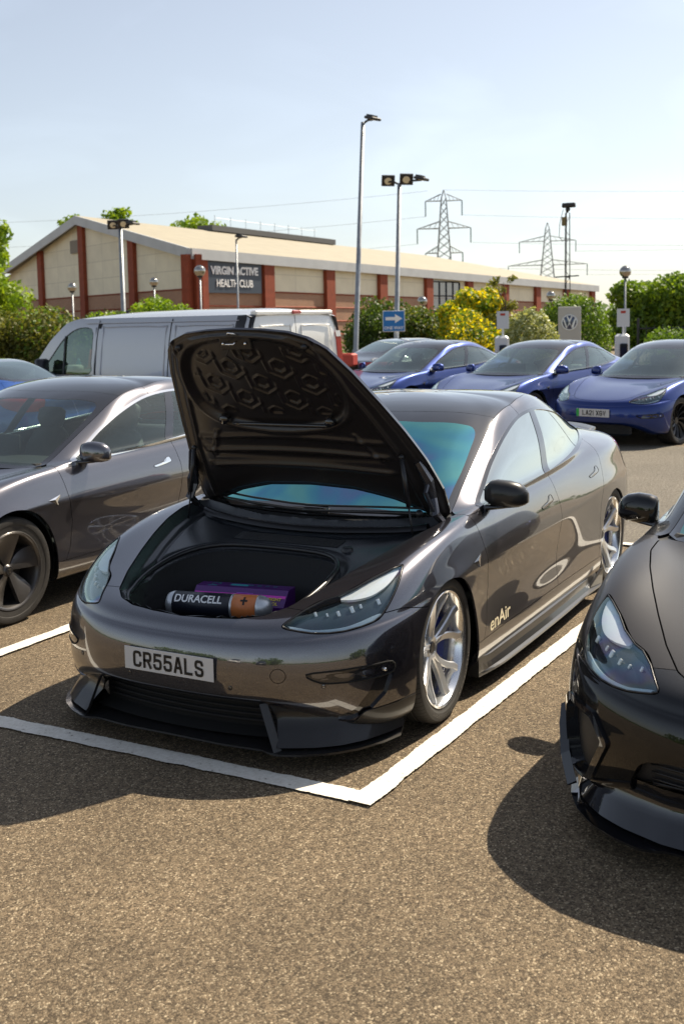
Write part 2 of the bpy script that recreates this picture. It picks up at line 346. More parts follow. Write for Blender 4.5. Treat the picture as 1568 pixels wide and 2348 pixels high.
RINGS=[
ring({0:(-.16,0,.24),1:(-.17,.25,.24),2:(-.22,.47,.23),3:(-.34,.66,.13),4:(-.46,.76,.12),5:(-.62,.81,.12),6:(-.86,.83,.13),8:(-1.5,.83,.13),13:(-3.72,.83,.14),14:(-4.1,.80,.2),15:(-4.38,.72,.24),16:(-4.5,.45,.25),17:(-4.54,0,.25)}),
ring({0:(-.028,0,.275),1:(-.04,.25,.272),2:(-.10,.48,.255),3:(-.255,.71,.17),4:(-.40,.825,.15),5:(-.58,.875,.15),6:(-.86,.89,.155),8:(-1.5,.885,.155),13:(-3.72,.90,.17),14:(-4.1,.87,.24),15:(-4.44,.79,.29),16:(-4.6,.48,.3),17:(-4.66,0,.3)}),
ring({0:(-.004,0,.315),1:(-.016,.25,.315),2:(-.068,.5,.31),3:(-.215,.735,.27),4:(-.385,.85,.26),5:(-.58,.905,.26),6:(-.86,.915,.27),8:(-1.5,.905,.25),11:(-3.0,.905,.26),13:(-3.72,.93,.30),14:(-4.08,.91,.34),15:(-4.44,.82,.38),16:(-4.64,.5,.4),17:(-4.69,0,.4)}),
ring({0:(0,0,.42),1:(-.012,.25,.42),2:(-.065,.5,.42),3:(-.21,.735,.42),4:(-.375,.855,.42),5:(-.58,.912,.42),6:(-.86,.922,.44),7:(-1.15,.905,.44),8:(-1.5,.885,.43),9:(-2.0,.872,.43),10:(-2.5,.874,.43),11:(-3.0,.895,.45),12:(-3.4,.92,.47),13:(-3.72,.935,.5),14:(-4.08,.92,.52),15:(-4.44,.83,.55),16:(-4.62,.5,.58),17:(-4.66,0,.58)}),
ring({0:(-.022,0,.505),1:(-.034,.25,.507),2:(-.088,.5,.515),3:(-.235,.725,.53),4:(-.395,.84,.55),5:(-.59,.90,.57),6:(-.86,.918,.60),7:(-1.15,.91,.61),8:(-1.5,.897,.60),9:(-2.0,.892,.59),10:(-2.5,.895,.60),11:(-3.0,.905,.62),12:(-3.4,.92,.64),13:(-3.72,.93,.66),14:(-4.08,.915,.68),15:(-4.44,.82,.72),16:(-4.60,.49,.76),17:(-4.62,0,.77)}),
ring({0:(-.062,0,.562),1:(-.074,.25,.566),2:(-.13,.49,.58),3:(-.275,.70,.60),4:(-.43,.81,.63),5:(-.61,.87,.66),6:(-.86,.89,.70),7:(-1.15,.89,.725),8:(-1.5,.884,.725),9:(-2.0,.882,.725),10:(-2.5,.885,.735),11:(-3.0,.89,.75),12:(-3.4,.897,.78),13:(-3.72,.895,.82),14:(-4.08,.87,.85),15:(-4.45,.78,.87),16:(-4.62,.47,.90),17:(-4.65,0,.90)}),
ring({0:(-.135,0,.602),1:(-.147,.23,.607),2:(-.21,.46,.625),3:(-.35,.65,.66),4:(-.49,.755,.70),5:(-.65,.815,.74),6:(-.88,.85,.78),7:(-1.15,.858,.81),8:(-1.5,.848,.825),9:(-2.0,.847,.835),10:(-2.5,.849,.85),11:(-3.0,.850,.87),12:(-3.4,.846,.90),13:(-3.72,.845,.925),14:(-4.1,.82,.95),15:(-4.46,.70,.97),16:(-4.63,.43,.985),17:(-4.67,0,.99)}),
ring({0:(-.38,0,.672),1:(-.39,.22,.676),2:(-.45,.42,.69),3:(-.57,.585,.722),4:(-.69,.68,.755),5:(-.81,.745,.785),6:(-1.0,.79,.815),7:(-1.22,.82,.84),8:(-1.53,.823,.862),9:(-2.03,.822,.878),10:(-2.5,.825,.893),11:(-2.98,.821,.915),12:(-3.38,.805,.945),13:(-3.7,.80,.972),14:(-4.07,.75,.998),15:(-4.38,.64,1.02),16:(-4.53,.4,1.035),17:(-4.56,0,1.04)}),
ring({0:(-.78,0,.762),1:(-.79,.21,.764),2:(-.84,.40,.772),3:(-.93,.55,.79),4:(-1.02,.645,.81),5:(-1.12,.705,.83),6:(-1.25,.755,.852),7:(-1.42,.79,.873),8:(-1.67,.812,.893),9:(-2.07,.822,.910),10:(-2.5,.828,.926),11:(-2.94,.82,.947),12:(-3.33,.79,.975),13:(-3.64,.75,1.003),14:(-3.95,.68,1.03),15:(-4.17,.55,1.055),16:(-4.26,.33,1.07),17:(-4.28,0,1.075)}),
ring({0:(-1.12,0,.828),1:(-1.135,.22,.830),2:(-1.17,.41,.838),3:(-1.24,.555,.85),4:(-1.31,.645,.864),5:(-1.39,.70,.878),6:(-1.49,.745,.892),7:(-1.63,.775,.905),8:(-1.83,.79,.918),9:(-2.13,.80,.933),10:(-2.5,.805,.950),11:(-2.88,.795,.970),12:(-3.24,.76,1.0),13:(-3.53,.71,1.035),14:(-3.8,.61,1.07),15:(-3.97,.46,1.10),16:(-4.03,.25,1.115),17:(-4.05,0,1.12)}),
ring({0:(-1.47,0,1.02),1:(-1.48,.22,1.02),2:(-1.52,.40,1.02),3:(-1.57,.525,1.015),4:(-1.62,.605,1.01),5:(-1.68,.66,1.01),6:(-1.76,.705,1.012),7:(-1.88,.735,1.03),8:(-2.02,.75,1.045),9:(-2.24,.758,1.065),10:(-2.5,.76,1.08),11:(-2.82,.75,1.095),12:(-3.1,.715,1.115),13:(-3.34,.665,1.14),14:(-3.54,.575,1.165),15:(-3.68,.44,1.19),16:(-3.73,.25,1.2),17:(-3.75,0,1.205)}),
ring({0:(-1.80,0,1.19),1:(-1.81,.21,1.188),2:(-1.84,.38,1.18),3:(-1.88,.49,1.17),4:(-1.92,.555,1.16),5:(-1.97,.605,1.155),6:(-2.03,.64,1.16),7:(-2.11,.663,1.175),8:(-2.22,.675,1.19),9:(-2.37,.682,1.205),10:(-2.53,.683,1.213),11:(-2.74,.675,1.22),12:(-2.95,.65,1.23),13:(-3.13,.61,1.245),14:(-3.28,.54,1.26),15:(-3.39,.42,1.275),16:(-3.43,.24,1.283),17:(-3.45,0,1.288)}),
ring({0:(-2.08,0,1.315),1:(-2.085,.20,1.31),2:(-2.11,.36,1.30),3:(-2.14,.455,1.29),4:(-2.17,.51,1.283),5:(-2.21,.55,1.28),6:(-2.25,.575,1.283),7:(-2.31,.59,1.292),8:(-2.38,.60,1.30),9:(-2.48,.605,1.308),10:(-2.58,.605,1.311),11:(-2.7,.60,1.311),12:(-2.82,.585,1.311),13:(-2.93,.555,1.315),14:(-3.03,.50,1.322),15:(-3.1,.40,1.333),16:(-3.13,.22,1.34),17:(-3.15,0,1.342)}),
ring({0:(-2.32,0,1.372),1:(-2.325,.12,1.371),2:(-2.34,.22,1.368),3:(-2.36,.29,1.364),4:(-2.38,.34,1.36),5:(-2.41,.375,1.358),6:(-2.44,.395,1.358),7:(-2.48,.41,1.359),8:(-2.52,.415,1.36),9:(-2.56,.42,1.361),10:(-2.6,.42,1.362),11:(-2.65,.415,1.362),12:(-2.70,.40,1.362),13:(-2.75,.375,1.363),14:(-2.80,.33,1.366),15:(-2.84,.25,1.37),16:(-2.86,.14,1.373),17:(-2.87,0,1.374)}),
ring({0:(-2.48,0,1.388),17:(-2.72,0,1.387)}),
]
CTRL=np.array(RINGS)
_n=(CTRL[4]+CTRL[5])/2; _n[6:14,1]=np.maximum(CTRL[4][6:14,1],CTRL[5][6:14,1])+.003; _n[:,2]-=.012
CTRL=np.concatenate([CTRL[:5],_n[None],CTRL[5:]])
for _c,_d in ((11,.018),(12,.028),(13,.032),(14,.032),(15,.025),(16,.02),(17,.015)):
    CTRL[12:14,_c,2]+=_d; CTRL[11,_c,2]+=_d*.6; CTRL[14,_c,2]+=_d*.4
for _c,_a,_b,_e in ((3,.004,.012,.004),(4,.010,.020,.012),(5,.012,.023,.015),(6,.014,.022,.010),(7,.012,.014,.004)): CTRL[7,_c,2]+=_a; CTRL[8,_c,2]+=_b; CTRL[9,_c,2]+=_e
CTRL[2:6,12,1]-=.004; CTRL[2:7,13,1]-=.014; CTRL[2:7,14,1]-=.022; CTRL[2:7,15,1]-=.02
for _c,_d in ((13,.012),(14,.028),(15,.042),(16,.05),(17,.052)): CTRL[6:10,_c,2]-=_d*np.array([.7,1,1,.7])
def extend(P):
    m=np.array([1,-1,1.])
    P=np.concatenate([P[:,1:2]*m,P,P[:,-2:-1]*m],1)
    return np.concatenate([2*P[:1]-P[1:2],P,(P[-2:-1]*m)],0)
def bspline_surf(D,nu=12,nv=14):
    P=D.copy(); P[:,0,1]=0; P[:,-1,1]=0; P[-1,:,1]=0; D=P.copy()
    for _ in range(2):
        X=extend(P); Y=(X[:-2]+4*X[1:-1]+X[2:])/6; Y=(Y[:,:-2]+4*Y[:,1:-1]+Y[:,2:])/6; P=P+(D-Y)*.9
    X=extend(P)
    def basis(n,k):
        B=[];dB=[];I=[]
        for i in range(n-1):
            for j in range(k+(1 if i==n-2 else 0)):
                t=j/k; B.append([(1-t)**3/6,(3*t**3-6*t*t+4)/6,(-3*t**3+3*t*t+3*t+1)/6,t**3/6]); dB.append([-(1-t)**2/2,(3*t*t-4*t)/2,(-3*t*t+2*t+1)/2,t*t/2]); I.append(i)
        M=np.zeros((len(I),n+2));dM=M.copy()
        for r,i in enumerate(I): M[r,i:i+4]=B[r]; dM[r,i:i+4]=dB[r]
        return M,dM
    A,dA=basis(D.shape[0],nu); B,dB=basis(D.shape[1],nv)
    ev=lambda a,b: np.einsum('ri,ijk,cj->rck',a,X,b)
    V=ev(A,B); N=np.cross(ev(A,dB),ev(dA,B)); N/=np.maximum(np.linalg.norm(N,axis=2,keepdims=True),1e-9)
    if N[N.shape[0]//3,N.shape[1]//2,1]<0: N=-N
    return V,N
def body_surface(nu=12,nv=14):
    V,N=bspline_surf(CTRL,nu,nv); r,c,_=V.shape
    V[:,0,1]=0; V[:,-1,1]=0; V[-1,:,1]=0; N[-1,:]=[0,0,1]
    F=[(i*c+j,i*c+j+1,(i+1)*c+j+1,(i+1)*c+j) for i in range(r-1) for j in range(c-1)]
    s=S(V.reshape(-1,3),N.reshape(-1,3),F)
    f=F[(r//3)*(c-1)+c//2]; p=s.V[list(f)]; n=np.cross(p[1]-p[0],p[2]-p[1])
    if n[1]<0: s=S(s.V,s.N,[q[::-1] for q in s.F])
    return s
FULL=body_surface()
_full=FULL.join(FULL.mirror())
BVH=BVHTree.FromPolygons(_full.V.tolist(),_full.F)
def ztop(x,y):
    h=BVH.ray_cast(Vector((x,y,3)),Vector((0,0,-1))); return h[0].z if h[0] else None
def onsurf(p,d=0):
    h=BVH.find_nearest(Vector(p)); n=h[1]
    c=Vector((-2.4,0,.6)); 
    if n.dot(h[0]-c)<0: n=-n
    return h[0]+n*d,n
# ---- outlines
WCX,WCZ,WCX2=-.893,.300,-3.755
DLO=cr([(-1.44,.850),(-1.75,.868),(-2.126,.885),(-2.591,.912),(-3.05,.946),(-3.42,.985),(-3.70,1.025),(-3.80,1.048),(-3.78,1.075),(-3.60,1.145),(-3.35,1.215),(-3.05,1.262),(-2.785,1.278),(-2.468,1.248),(-2.18,1.170),(-1.918,1.067),(-1.697,.958),(-1.53,.885)])
TOPG=[(-1.165,-.1),(-1.165,0),(-1.18,.22),(-1.21,.41),(-1.25,.56),(-1.30,.67),(-1.366,.715),(-1.574,.684),(-1.807,.657),(-2.083,.627),(-2.25,.615),(-2.525,.60),(-2.8,.575),(-2.947,.548),(-3.2,.52),(-3.5,.50),(-3.8,.47),(-3.98,.35),(-4.04,.2),(-4.05,0),(-4.05,-.1)]
HOOD=[(-.094,-.1),(-.094,0),(-.102,.15),(-.120,.28),(-.160,.375),(-.225,.44),(-.37,.510),(-.56,.580),(-.74,.640),(-.93,.695),(-1.12,.735),(-1.27,.738),(-1.31,.70),(-1.27,.60),(-1.2,.45),(-1.145,.25),(-1.13,0),(-1.13,-.1)]
HLP=[(-.12,.49,.585),(-.14,.545,.568),(-.18,.622,.556),(-.25,.712,.558),(-.35,.788,.578),(-.41,.812,.605),(-.52,.818,.68),(-.63,.797,.745),(-.66,.772,.757),(-.53,.70,.722),(-.38,.632,.678),(-.30,.562,.655),(-.18,.512,.615)]
HD=Vector((4.0,2.1,1.18)).normalized(); HE1=HD.cross(Vector((0,0,1))).normalized(); HE2=HE1.cross(HD)
def hproj(x,y,z): return x*HE1.x+y*HE1.y+z*HE1.z, x*HE2.x+y*HE2.y+z*HE2.z
HL2=[hproj(*p) for p in HLP]
HL2=cr(HL2,5)
def f_head(x,y,z):
    a,b=hproj(x,y,z); f=sdf(HL2,a,b); return np.where((x>-1.0)&(y>.3)&(z>.45),f,-.5)
def f_arch(x,y,z):
    def one(cx,R): dx=x-cx; dz=np.maximum(z-WCZ,0); return np.hypot(dx,dz)-R
    return np.where(y>.45,np.minimum(one(WCX,.357),one(WCX2,.357)),.5)
def f_top(x,y,z): return np.where(z>.8,sdf(TOPG,x,y),-.5)
def f_dlo(x,y,z): return np.where((z>.8)&(y>.35),sdf(DLO,x,z),-.5)
def f_hood(x,y,z): return np.where(z>.5,sdf(HOOD,x,y),-.5)
BUMP=[(.3,.59),(-.13,.612),(-.16,.58),(-.36,.60),(-.50,.612),(-.70,.578),(-.74,.5),(-.74,0),(.3,0)]
BUMP=[(.3,.545),(-.02,.56),(-.10,.612),(-.22,.66),(-.25,.60),(-.50,.612),(-.70,.578),(-.74,.5),(-.74,0),(.3,0)]
def f_bump(x,y,z): return sdf(BUMP,x,z)
def f_vline(P):
    """side-view curve top to bottom; positive in front of it (larger x)"""
    P=np.array(P); o=np.argsort(P[:,1])
    return lambda x,y,z: np.where(y>.3,(x-np.interp(z,P[o,1],P[o,0])),-.5)
FD=f_vline([(-1.33,.92),(-1.35,.841),(-1.363,.775),(-1.377,.679),(-1.412,.502),(-1.375,.345),(-1.31,.247),(-1.28,.15)])
BD=f_vline([(-2.54,1.0),(-2.576,.909),(-2.607,.734),(-2.594,.537),(-2.54,.349),(-2.50,.15)])
RD=f_vline([(-3.60,1.05),(-3.585,.95),(-3.56,.88),(-3.51,.79),(-3.44,.70),(-3.40,.6),(-3.36,.3),(-3.34,.15)])
f_sill=lambda x,y,z: np.where(x>-3.4,z-(.262+.0*x),z-.0)
TRUNK=[(-4.07,-.1),(-4.07,0),(-4.06,.2),(-4.0,.36),(-3.9,.48),(-4.1,.56),(-4.4,.55),(-4.63,.44),(-4.9,.3),(-4.9,-.1)]
def f_trunk(x,y,z): return np.where((z>.62),sdf(TRUNK,x,y),-.5)
TAIL=[(-4.16,.93),(-4.33,.955),(-4.75,.945),(-4.80,.80),(-4.52,.79),(-4.36,.84)]
def f_tail(x,y,z): return np.where(z>.6,sdf(TAIL,x,z),-.5)
def spread(s,fn): 
    return s
def offs(P,d):
    """move a closed outline outward by d"""
    P=np.asarray(P,float); Q=np.roll(P,-1,0)-np.roll(P,1,0); n=np.stack([Q[:,1],-Q[:,0]],1); n/=np.linalg.norm(n,axis=1,keepdims=True)+1e-9
    A=.5*np.sum(P[:,0]*np.roll(P[:,1],-1)-P[:,1]*np.roll(P[:,0],-1)); return P+n*d*(1 if A>0 else -1)
# ---- partition of the half body
def partition():
    p={}; s=FULL
    s=s.clip(f_arch(*s.V.T))
    g,s=s.split(f_top,.0015)
    d,s=s.split(f_dlo,.0)
    h,s=s.split(f_head,.0025)
    hood,s=s.split(f_hood,.003)
    p['glass_top']=g; p['head']=h; p['hood']=hood
    cowl=lambda x,y,z: np.where((z>.75)&(y<.80),sdf([(-1.10,-.1),(-1.10,.3),(-1.16,.5),(-1.25,.72),(-1.33,.76),(-1.40,.70),(-1.36,.6),(-1.20,.3),(-1.2,-.1)],x,y),-.5)
    c,s=s.split(cowl,0); p['cowl']=c
    b,s=s.split(f_bump,.0018)
    p['bumper']=b
    carb=[(.785,.225),(.95,.245),(.95,.05),(.52,.05),(.52,.15),(.6,.165),(.74,.178)]
    cur=[(.842,.385),(.866,.375),(.845,.285),(.80,.222),(.735,.188),(.60,.172),(.60,.20),(.70,.212),(.76,.240),(.798,.30),(.822,.36)]
    c1,m1=b.split(lambda x,y,z:sdf(carb,y,z),.001); c2,m1=m1.split(lambda x,y,z:sdf(cur,y,z),0); p['bumper_main']=m1; p['carbon_corner']=c1; p['curtain']=c2
    ink=[(.83,.445),(.725,.435),(.675,.37),(.755,.205),(.835,.185),(.868,.215),(.862,.40)]
    gr=cr([(.0,.385),(.30,.385),(.50,.365),(.555,.30),(.57,.22),(.50,.14),(.3,.10),(0,.10),(-.1,.10),(-.1,.385)],3)
    i1,k1=b.split(lambda x,y,z:sdf(ink,y,z),0); g1,k1=k1.split(lambda x,y,z:sdf(gr,y,z),0); fr_=k1.clip(sdf(ink,k1.V[:,1],k1.V[:,2])+.022); k1=k1.clip(-sdf(ink,k1.V[:,1],k1.V[:,2])-.022)
    p['bumper_black']=k1; p['intake']=i1; p['intake_frame']=fr_; p['front_grille']=g1
    t,s=s.split(f_trunk,.002); p['trunk']=t
    tl,s=s.split(f_tail,.002); p['tail']=tl
    body,low=s.split(f_sill,.0015); p['sill']=low
    fr,rest=body.split(FD,.0022); p['fender']=fr
    fd,rest=rest.split(BD,.0022); rd,q=rest.split(RD,.0022)
    # frames above the glass belong to the body, not to the doors
    up=lambda x,y,z: z-np.interp(x,[-3.7,-2.6,-1.44],[1.045,.925,.865])
    r1,fd=fd.split(up,.001); r2,rd=rd.split(up,.001)
    p['front_door']=fd; p['rear_door']=rd; p['quarter']=q; p['pillars']=r1.join(r2)
    # glass area of the side
    tr=d.clip(.016-f_dlo(*d.V.T)); gl=d.clip(f_dlo(*d.V.T)-.016)
    p['trim']=tr
    bp=lambda x,y,z: .048-np.abs(x+2.56+(z-.92)*.62)
    pil,gl=gl.split(bp,.001); p['bpillar']=pil
    a,b2=gl.split(lambda x,y,z:x+2.56+(z-.92)*.62,0)
    qv=lambda x,y,z:(x+3.33-(z-1.0)*.9)
    r,qt=b2.split(qv,.006); mv=lambda x,y,z:-(x+1.70-(z-1.0)*.1)
    fw,tri=a.split(mv,.005)
    p['front_glass']=fw; p['corner_glass']=tri; p['rear_glass']=r; p['quarter_glass']=qt
    return p
PT=partition()
both=lambda s:s.join(s.mirror())
def weld(s):
    a=s; b=s.mirror(); key={}; 
    mid=[i for i in range(len(a.V)) if abs(a.V[i][1])<1e-5]
    mp={i:i for i in mid}; nb=len(a.V); idx=[]; V=a.V.tolist(); N=a.N.tolist()
    for i in range(len(b.V)):
        if i in mp:
            idx.append(i); N[i][1]=0
        else: idx.append(len(V)); V.append(b.V[i].tolist()); N.append(b.N[i].tolist())
    return S(V,N,a.F+[tuple(idx[i] for i in f) for f in b.F])
# ---------------------------------------------------------------- wheels
def wheel_meshes(style):
    """returns dict of MB; outer face towards +y, centred on the axle"""
    d={}; rr=.262 if style!='aero' else .238
    t=MB(); half=.118
    prof=[(rr-.006,-.095),(rr+.008,-.108),(.302,-.121),(.320,-.118),(.331,-.106),(.335,-.088)]
    for g in (-.052,0,.052): prof+=[(.3355,g-.007),(.327,g-.0055),(.327,g+.0055),(.3355,g+.007)]
    prof+=[(.335,.088),(.331,.106),(.320,.118),(.302,.121)]
    prof+=[(.285,.1175),(.283,.1155),(rr+.010,.111),(rr+.006,.113),(rr-.004,.106)]
    t.lathe(prof,n=96); d['tyre']=t
    s=MB()
    for k in range(84):
        a=2*math.pi*k/84
        for sg in(-1,1):
            pts=[]
            for (yy,da,r) in ((sg*.064,0,.3358),(sg*.09,.02,.3354),(sg*.108,.032,.3316),(sg*.117,.036,.3245)):
                pts.append((r,yy,a+da*sg))
            V=[]
            for r,yy,q in pts:
                for e in(-.0045,.0045): V.append((r*math.cos(q+e),yy,r*math.sin(q+e)))
            s.add(V,[(i*2,i*2+1,i*2+3,i*2+2) for i in range(3)])
    nt_=len(t.F); t.add(s.V,s.F); d['tyre_split']=nt_
    r=MB(); o=.107
    r.lathe([(rr-.004,o-.001),(rr+.006,o+.004),(rr+.003,o+.007),(rr-.006,o+.003),(rr-.012,o-.006),(rr-.022,o-.03),(rr-.026,.02),(rr-.03,-.06),(rr-.02,-.1)],n=96)
    d['rim']=r
    sp=MB()
    def spoke(path,tw):
        """path list of (r,angle,yfront,halfwidth,depth)"""
        V=[]
        for (q,a,y,hw,dp) in path:
            c,sn=math.cos(a),math.sin(a); e=(-sn,c)
            for (w_,yy) in ((-hw,y-.006+tw*hw),(-hw*.72,y+tw*hw*.7),(hw*.72,y-tw*hw*.7),(hw,y-.006-tw*hw),(hw*.85,y-dp),(-hw*.85,y-dp)):
                V.append((q*c+e[0]*w_,yy,q*sn+e[1]*w_))
        n=6;F=[]
        for i in range(len(path)-1):
            for k in range(n): F.append((i*n+k,i*n+(k+1)%n,(i+1)*n+(k+1)%n,(i+1)*n+k))
        F+=[tuple(range(n)),tuple((len(path)-1)*n+k for k in range(n-1,-1,-1))]
        sp.add(V,F)
    if style=='twin':
        for k in range(5):
            a0=2*math.pi*k/5+.32
            for sg in(-1,1):
                P=[]
                for i in range(9):
                    u=i/8; q=.04+(rr-.018-.04)*u; off=.05+.26*min(1,u*1.15)**1.5
                    P.append((q,a0+sg*off,.052+.047*u**1.6,.0195-.002*u,.034-.006*u))
                spoke(P,.18*sg)
        sp.lathe([(0,.046),(.03,.046),(.048,.054),(.058,.048),(.062,.02),(.06,-.02)],n=40)
    elif style=='turbine':
        for k in range(11):
            a0=2*math.pi*k/11; P=[]
            for i in range(8):
                u=i/7; q=.05+(rr-.014-.05)*u; P.append((q,a0+.38*u**1.4,.05+.045*u,.008+.016*u,.02))
            spoke(P,.5)
        sp.lathe([(0,.05),(.05,.05),(.06,.03),(.06,-.02)],n=32)
    else:
        for k in range(5):
            a0=2*math.pi*k/5+.2; V=[];n=7;m=8
            for i in range(n):
                u=i/(n-1); q=.035+(rr-.008-.035)*u; a1=a0-(.50-.04*u)+.30*u; a2=a0+.50-.20*u+.18*u
                for j in range(m):
                    v=j/(m-1); a=a1+(a2-a1)*v; V.append((q*math.cos(a),.072+.032*u-.030*(1-v)**2*math.sin(u*math.pi*.9),q*math.sin(a)))
            F=[(i*m+j,i*m+j+1,(i+1)*m+j+1,(i+1)*m+j) for i in range(n-1) for j in range(m-1)]
            V2=[(x,y-.03,z) for x,y,z in V]; nn=len(V)
            bd=[j for j in range(m)]+[i*m+m-1 for i in range(1,n)]+[(n-1)*m+j for j in range(m-2,-1,-1)]+[i*m for i in range(n-2,0,-1)]
            F2=[(a+nn,b+nn,c+nn,d_+nn)[::-1] for a,b,c,d_ in F]+[(bd[i],bd[i]+nn,bd[(i+1)%len(bd)]+nn,bd[(i+1)%len(bd)]) for i in range(len(bd))]
            sp.add(V+V2,F+F2)
        sp.lathe([(0,.082),(.03,.082),(.04,.07),(.042,.03)],n=32)
        sp.lathe([(rr-.012,.108),(rr-.004,.113),(rr+.001,.109)],n=96)
    d['spokes']=sp
    c=MB(); c.lathe([(0,.053),(.024,.053),(.027,.049),(.027,.03)],n=32); 
    if style=='aero': c=MB(); c.lathe([(0,.0895),(.026,.0895),(.030,.084),(.030,.05)],n=32)
    d['cap']=c
    h=MB(); h.lathe([(0,.0),(.175,.0),(.175,-.024),(0,-.024)],n=48); h.lathe([(.0,.03),(.07,.03),(.08,0)],n=32); h.lathe([(rr-.05,-.095),(.05,-.095)],n=40); d['hub']=h
    return d
TLOGO=[(-1,.62),(-.6,.78),(0,.84),(.6,.78),(1,.62),(.82,.40),(.30,.50),(.12,-1),(-.12,-1),(-.30,.50),(-.82,.40)]
def tlogo(h,t=.002):
    m=MB(); m.prism([(x*h*.5,y*h*.5) for x,y in TLOGO],0,t); return m
def ring_text(txt,h,rad,a0,step,y):
    m=MB(); a=a0
    for ch in txt:
        if ch!=' ':
            g=text_mb(ch,h,.0006,bold=.03,narrow=1.1)
            c,s=math.cos(a),math.sin(a)
            # text up = outward radial, text right = clockwise seen from +y ; normal +y
            up=Vector((c,0,s)); n=Vector((0,1,0)); rt=up.cross(n)
            m.add(g.V,g.F,frame(up*rad+n*y,rt,up,n))
        a+=step
    return m
def make_wheel(style,parent,loc,side,caliper=None,steer=0,text=False):
    D=WM.setdefault(style,wheel_meshes(style))
    col={'twin':'rim_silver','turbine':'rim_dark','aero':'rim_grey'}[style]
    def sh(name,key,mat,par,smooth=True):
        k=(style,key,mat)
        if k not in WD:
            o=mk(name,D[key].V,D[key].F,mat,par,smooth); WD[k]=o.data
            if key=='tyre':
                o.data.materials.append(MATS['gap']); nf=len(o.data.polygons); o.data.polygons.foreach_set('material_index',[0]*D['tyre_split']+[1]*(nf-D['tyre_split']))
            if key in('spokes','rim','tyre','cap'):
                try: o.data.set_sharp_from_angle(angle=R(32))
                except Exception: pass
            return o
        o=bpy.data.objects.new(name,WD[k]); COL.objects.link(o); o.parent=par; return o
    w=sh('wheel','hub','disc',parent); w.location=loc; w.rotation_euler=(0,0,(0 if side>0 else math.pi)+steer)
    sh('tyre','tyre','rubber',w); sh('rim','rim','rim_bright' if style=='twin' else col,w); sh('spokes','spokes',col,w); sh('centre_cap','cap','black_satin',w)
    if style=='aero':
        g=tlogo(.030); g.build('cap_emblem','chrome',w).matrix_local=TM((0,.0895,0),rx=-math.pi/2)@Matrix.Scale(-1,4,(0,1,0))@Matrix.Scale(1,4)
    if caliper:
        c=MB(); c.add([(.0,0,0)],[]) ; c.V=[];V=[];n=9
        for i in range(n):
            a=R(150)+R(60)*i/(n-1)
            for (q,y) in ((.115,.03),(.19,.035),(.198,.01),(.198,-.045),(.115,-.045)): V.append((q*math.cos(a),y,q*math.sin(a)))
        c.add(V,[(i*5+k,i*5+(k+1)%5,(i+1)*5+(k+1)%5,(i+1)*5+k) for i in range(n-1) for k in range(5)]+[(0,1,2,3,4),tuple((n-1)*5+k for k in range(5))])
        c.build('brake_caliper',caliper,w)
    if text: 
        ring_text('MICHELIN',.019,.300,R(200),R(5.4),.1212).build('tyre_lettering','tyre_mark',w)
        ring_text('PILOT SPORT',.014,.300,R(262),R(4.2),.1212).build('tyre_lettering','tyre_mark',w)
    return w
WM={};WD={}
pm('tyre_mark',(.075,.068,.06),.6)
# ---------------------------------------------------------------- saloon pieces
def surf_tube(pts,r,name,mat,parent,d=.0,closed=True,dz=0):
    P=[]
    for p in pts:
        q,n=onsurf(p,d); P.append((q.x,q.y,q.z))
    m=MB(); m.tube(P,r,6,closed=closed,cap=not closed); return m.build(name,mat,parent,True)
def frame_at(p,up=(0,0,1),d=0):
    """frame on the surface near p: x to the right seen from outside, y up, z outwards"""
    q,n=onsurf(p,d); n=n.normalized(); u=(Vector(up)-n*Vector(up).dot(n)).normalized(); r=u.cross(n); return frame(q,r,u,n)
def disc_on(p,r,name,mat,parent,t=.002,ringm=None,d=.0005):
    M=frame_at(p,d=d); m=MB(); m.lathe([(0,t),(r*.93,t),(r,0)],n=28,axis='z',M=M); o=m.build(name,mat,parent,True)
    if ringm: g=MB(); g.tube([M@Vector((r*math.cos(a),r*math.sin(a),t*.4)) for a in np.linspace(0,2*math.pi,28,endpoint=False)],.0016,5,closed=True); g.build(name+'_ring',ringm,parent,True)
    return o
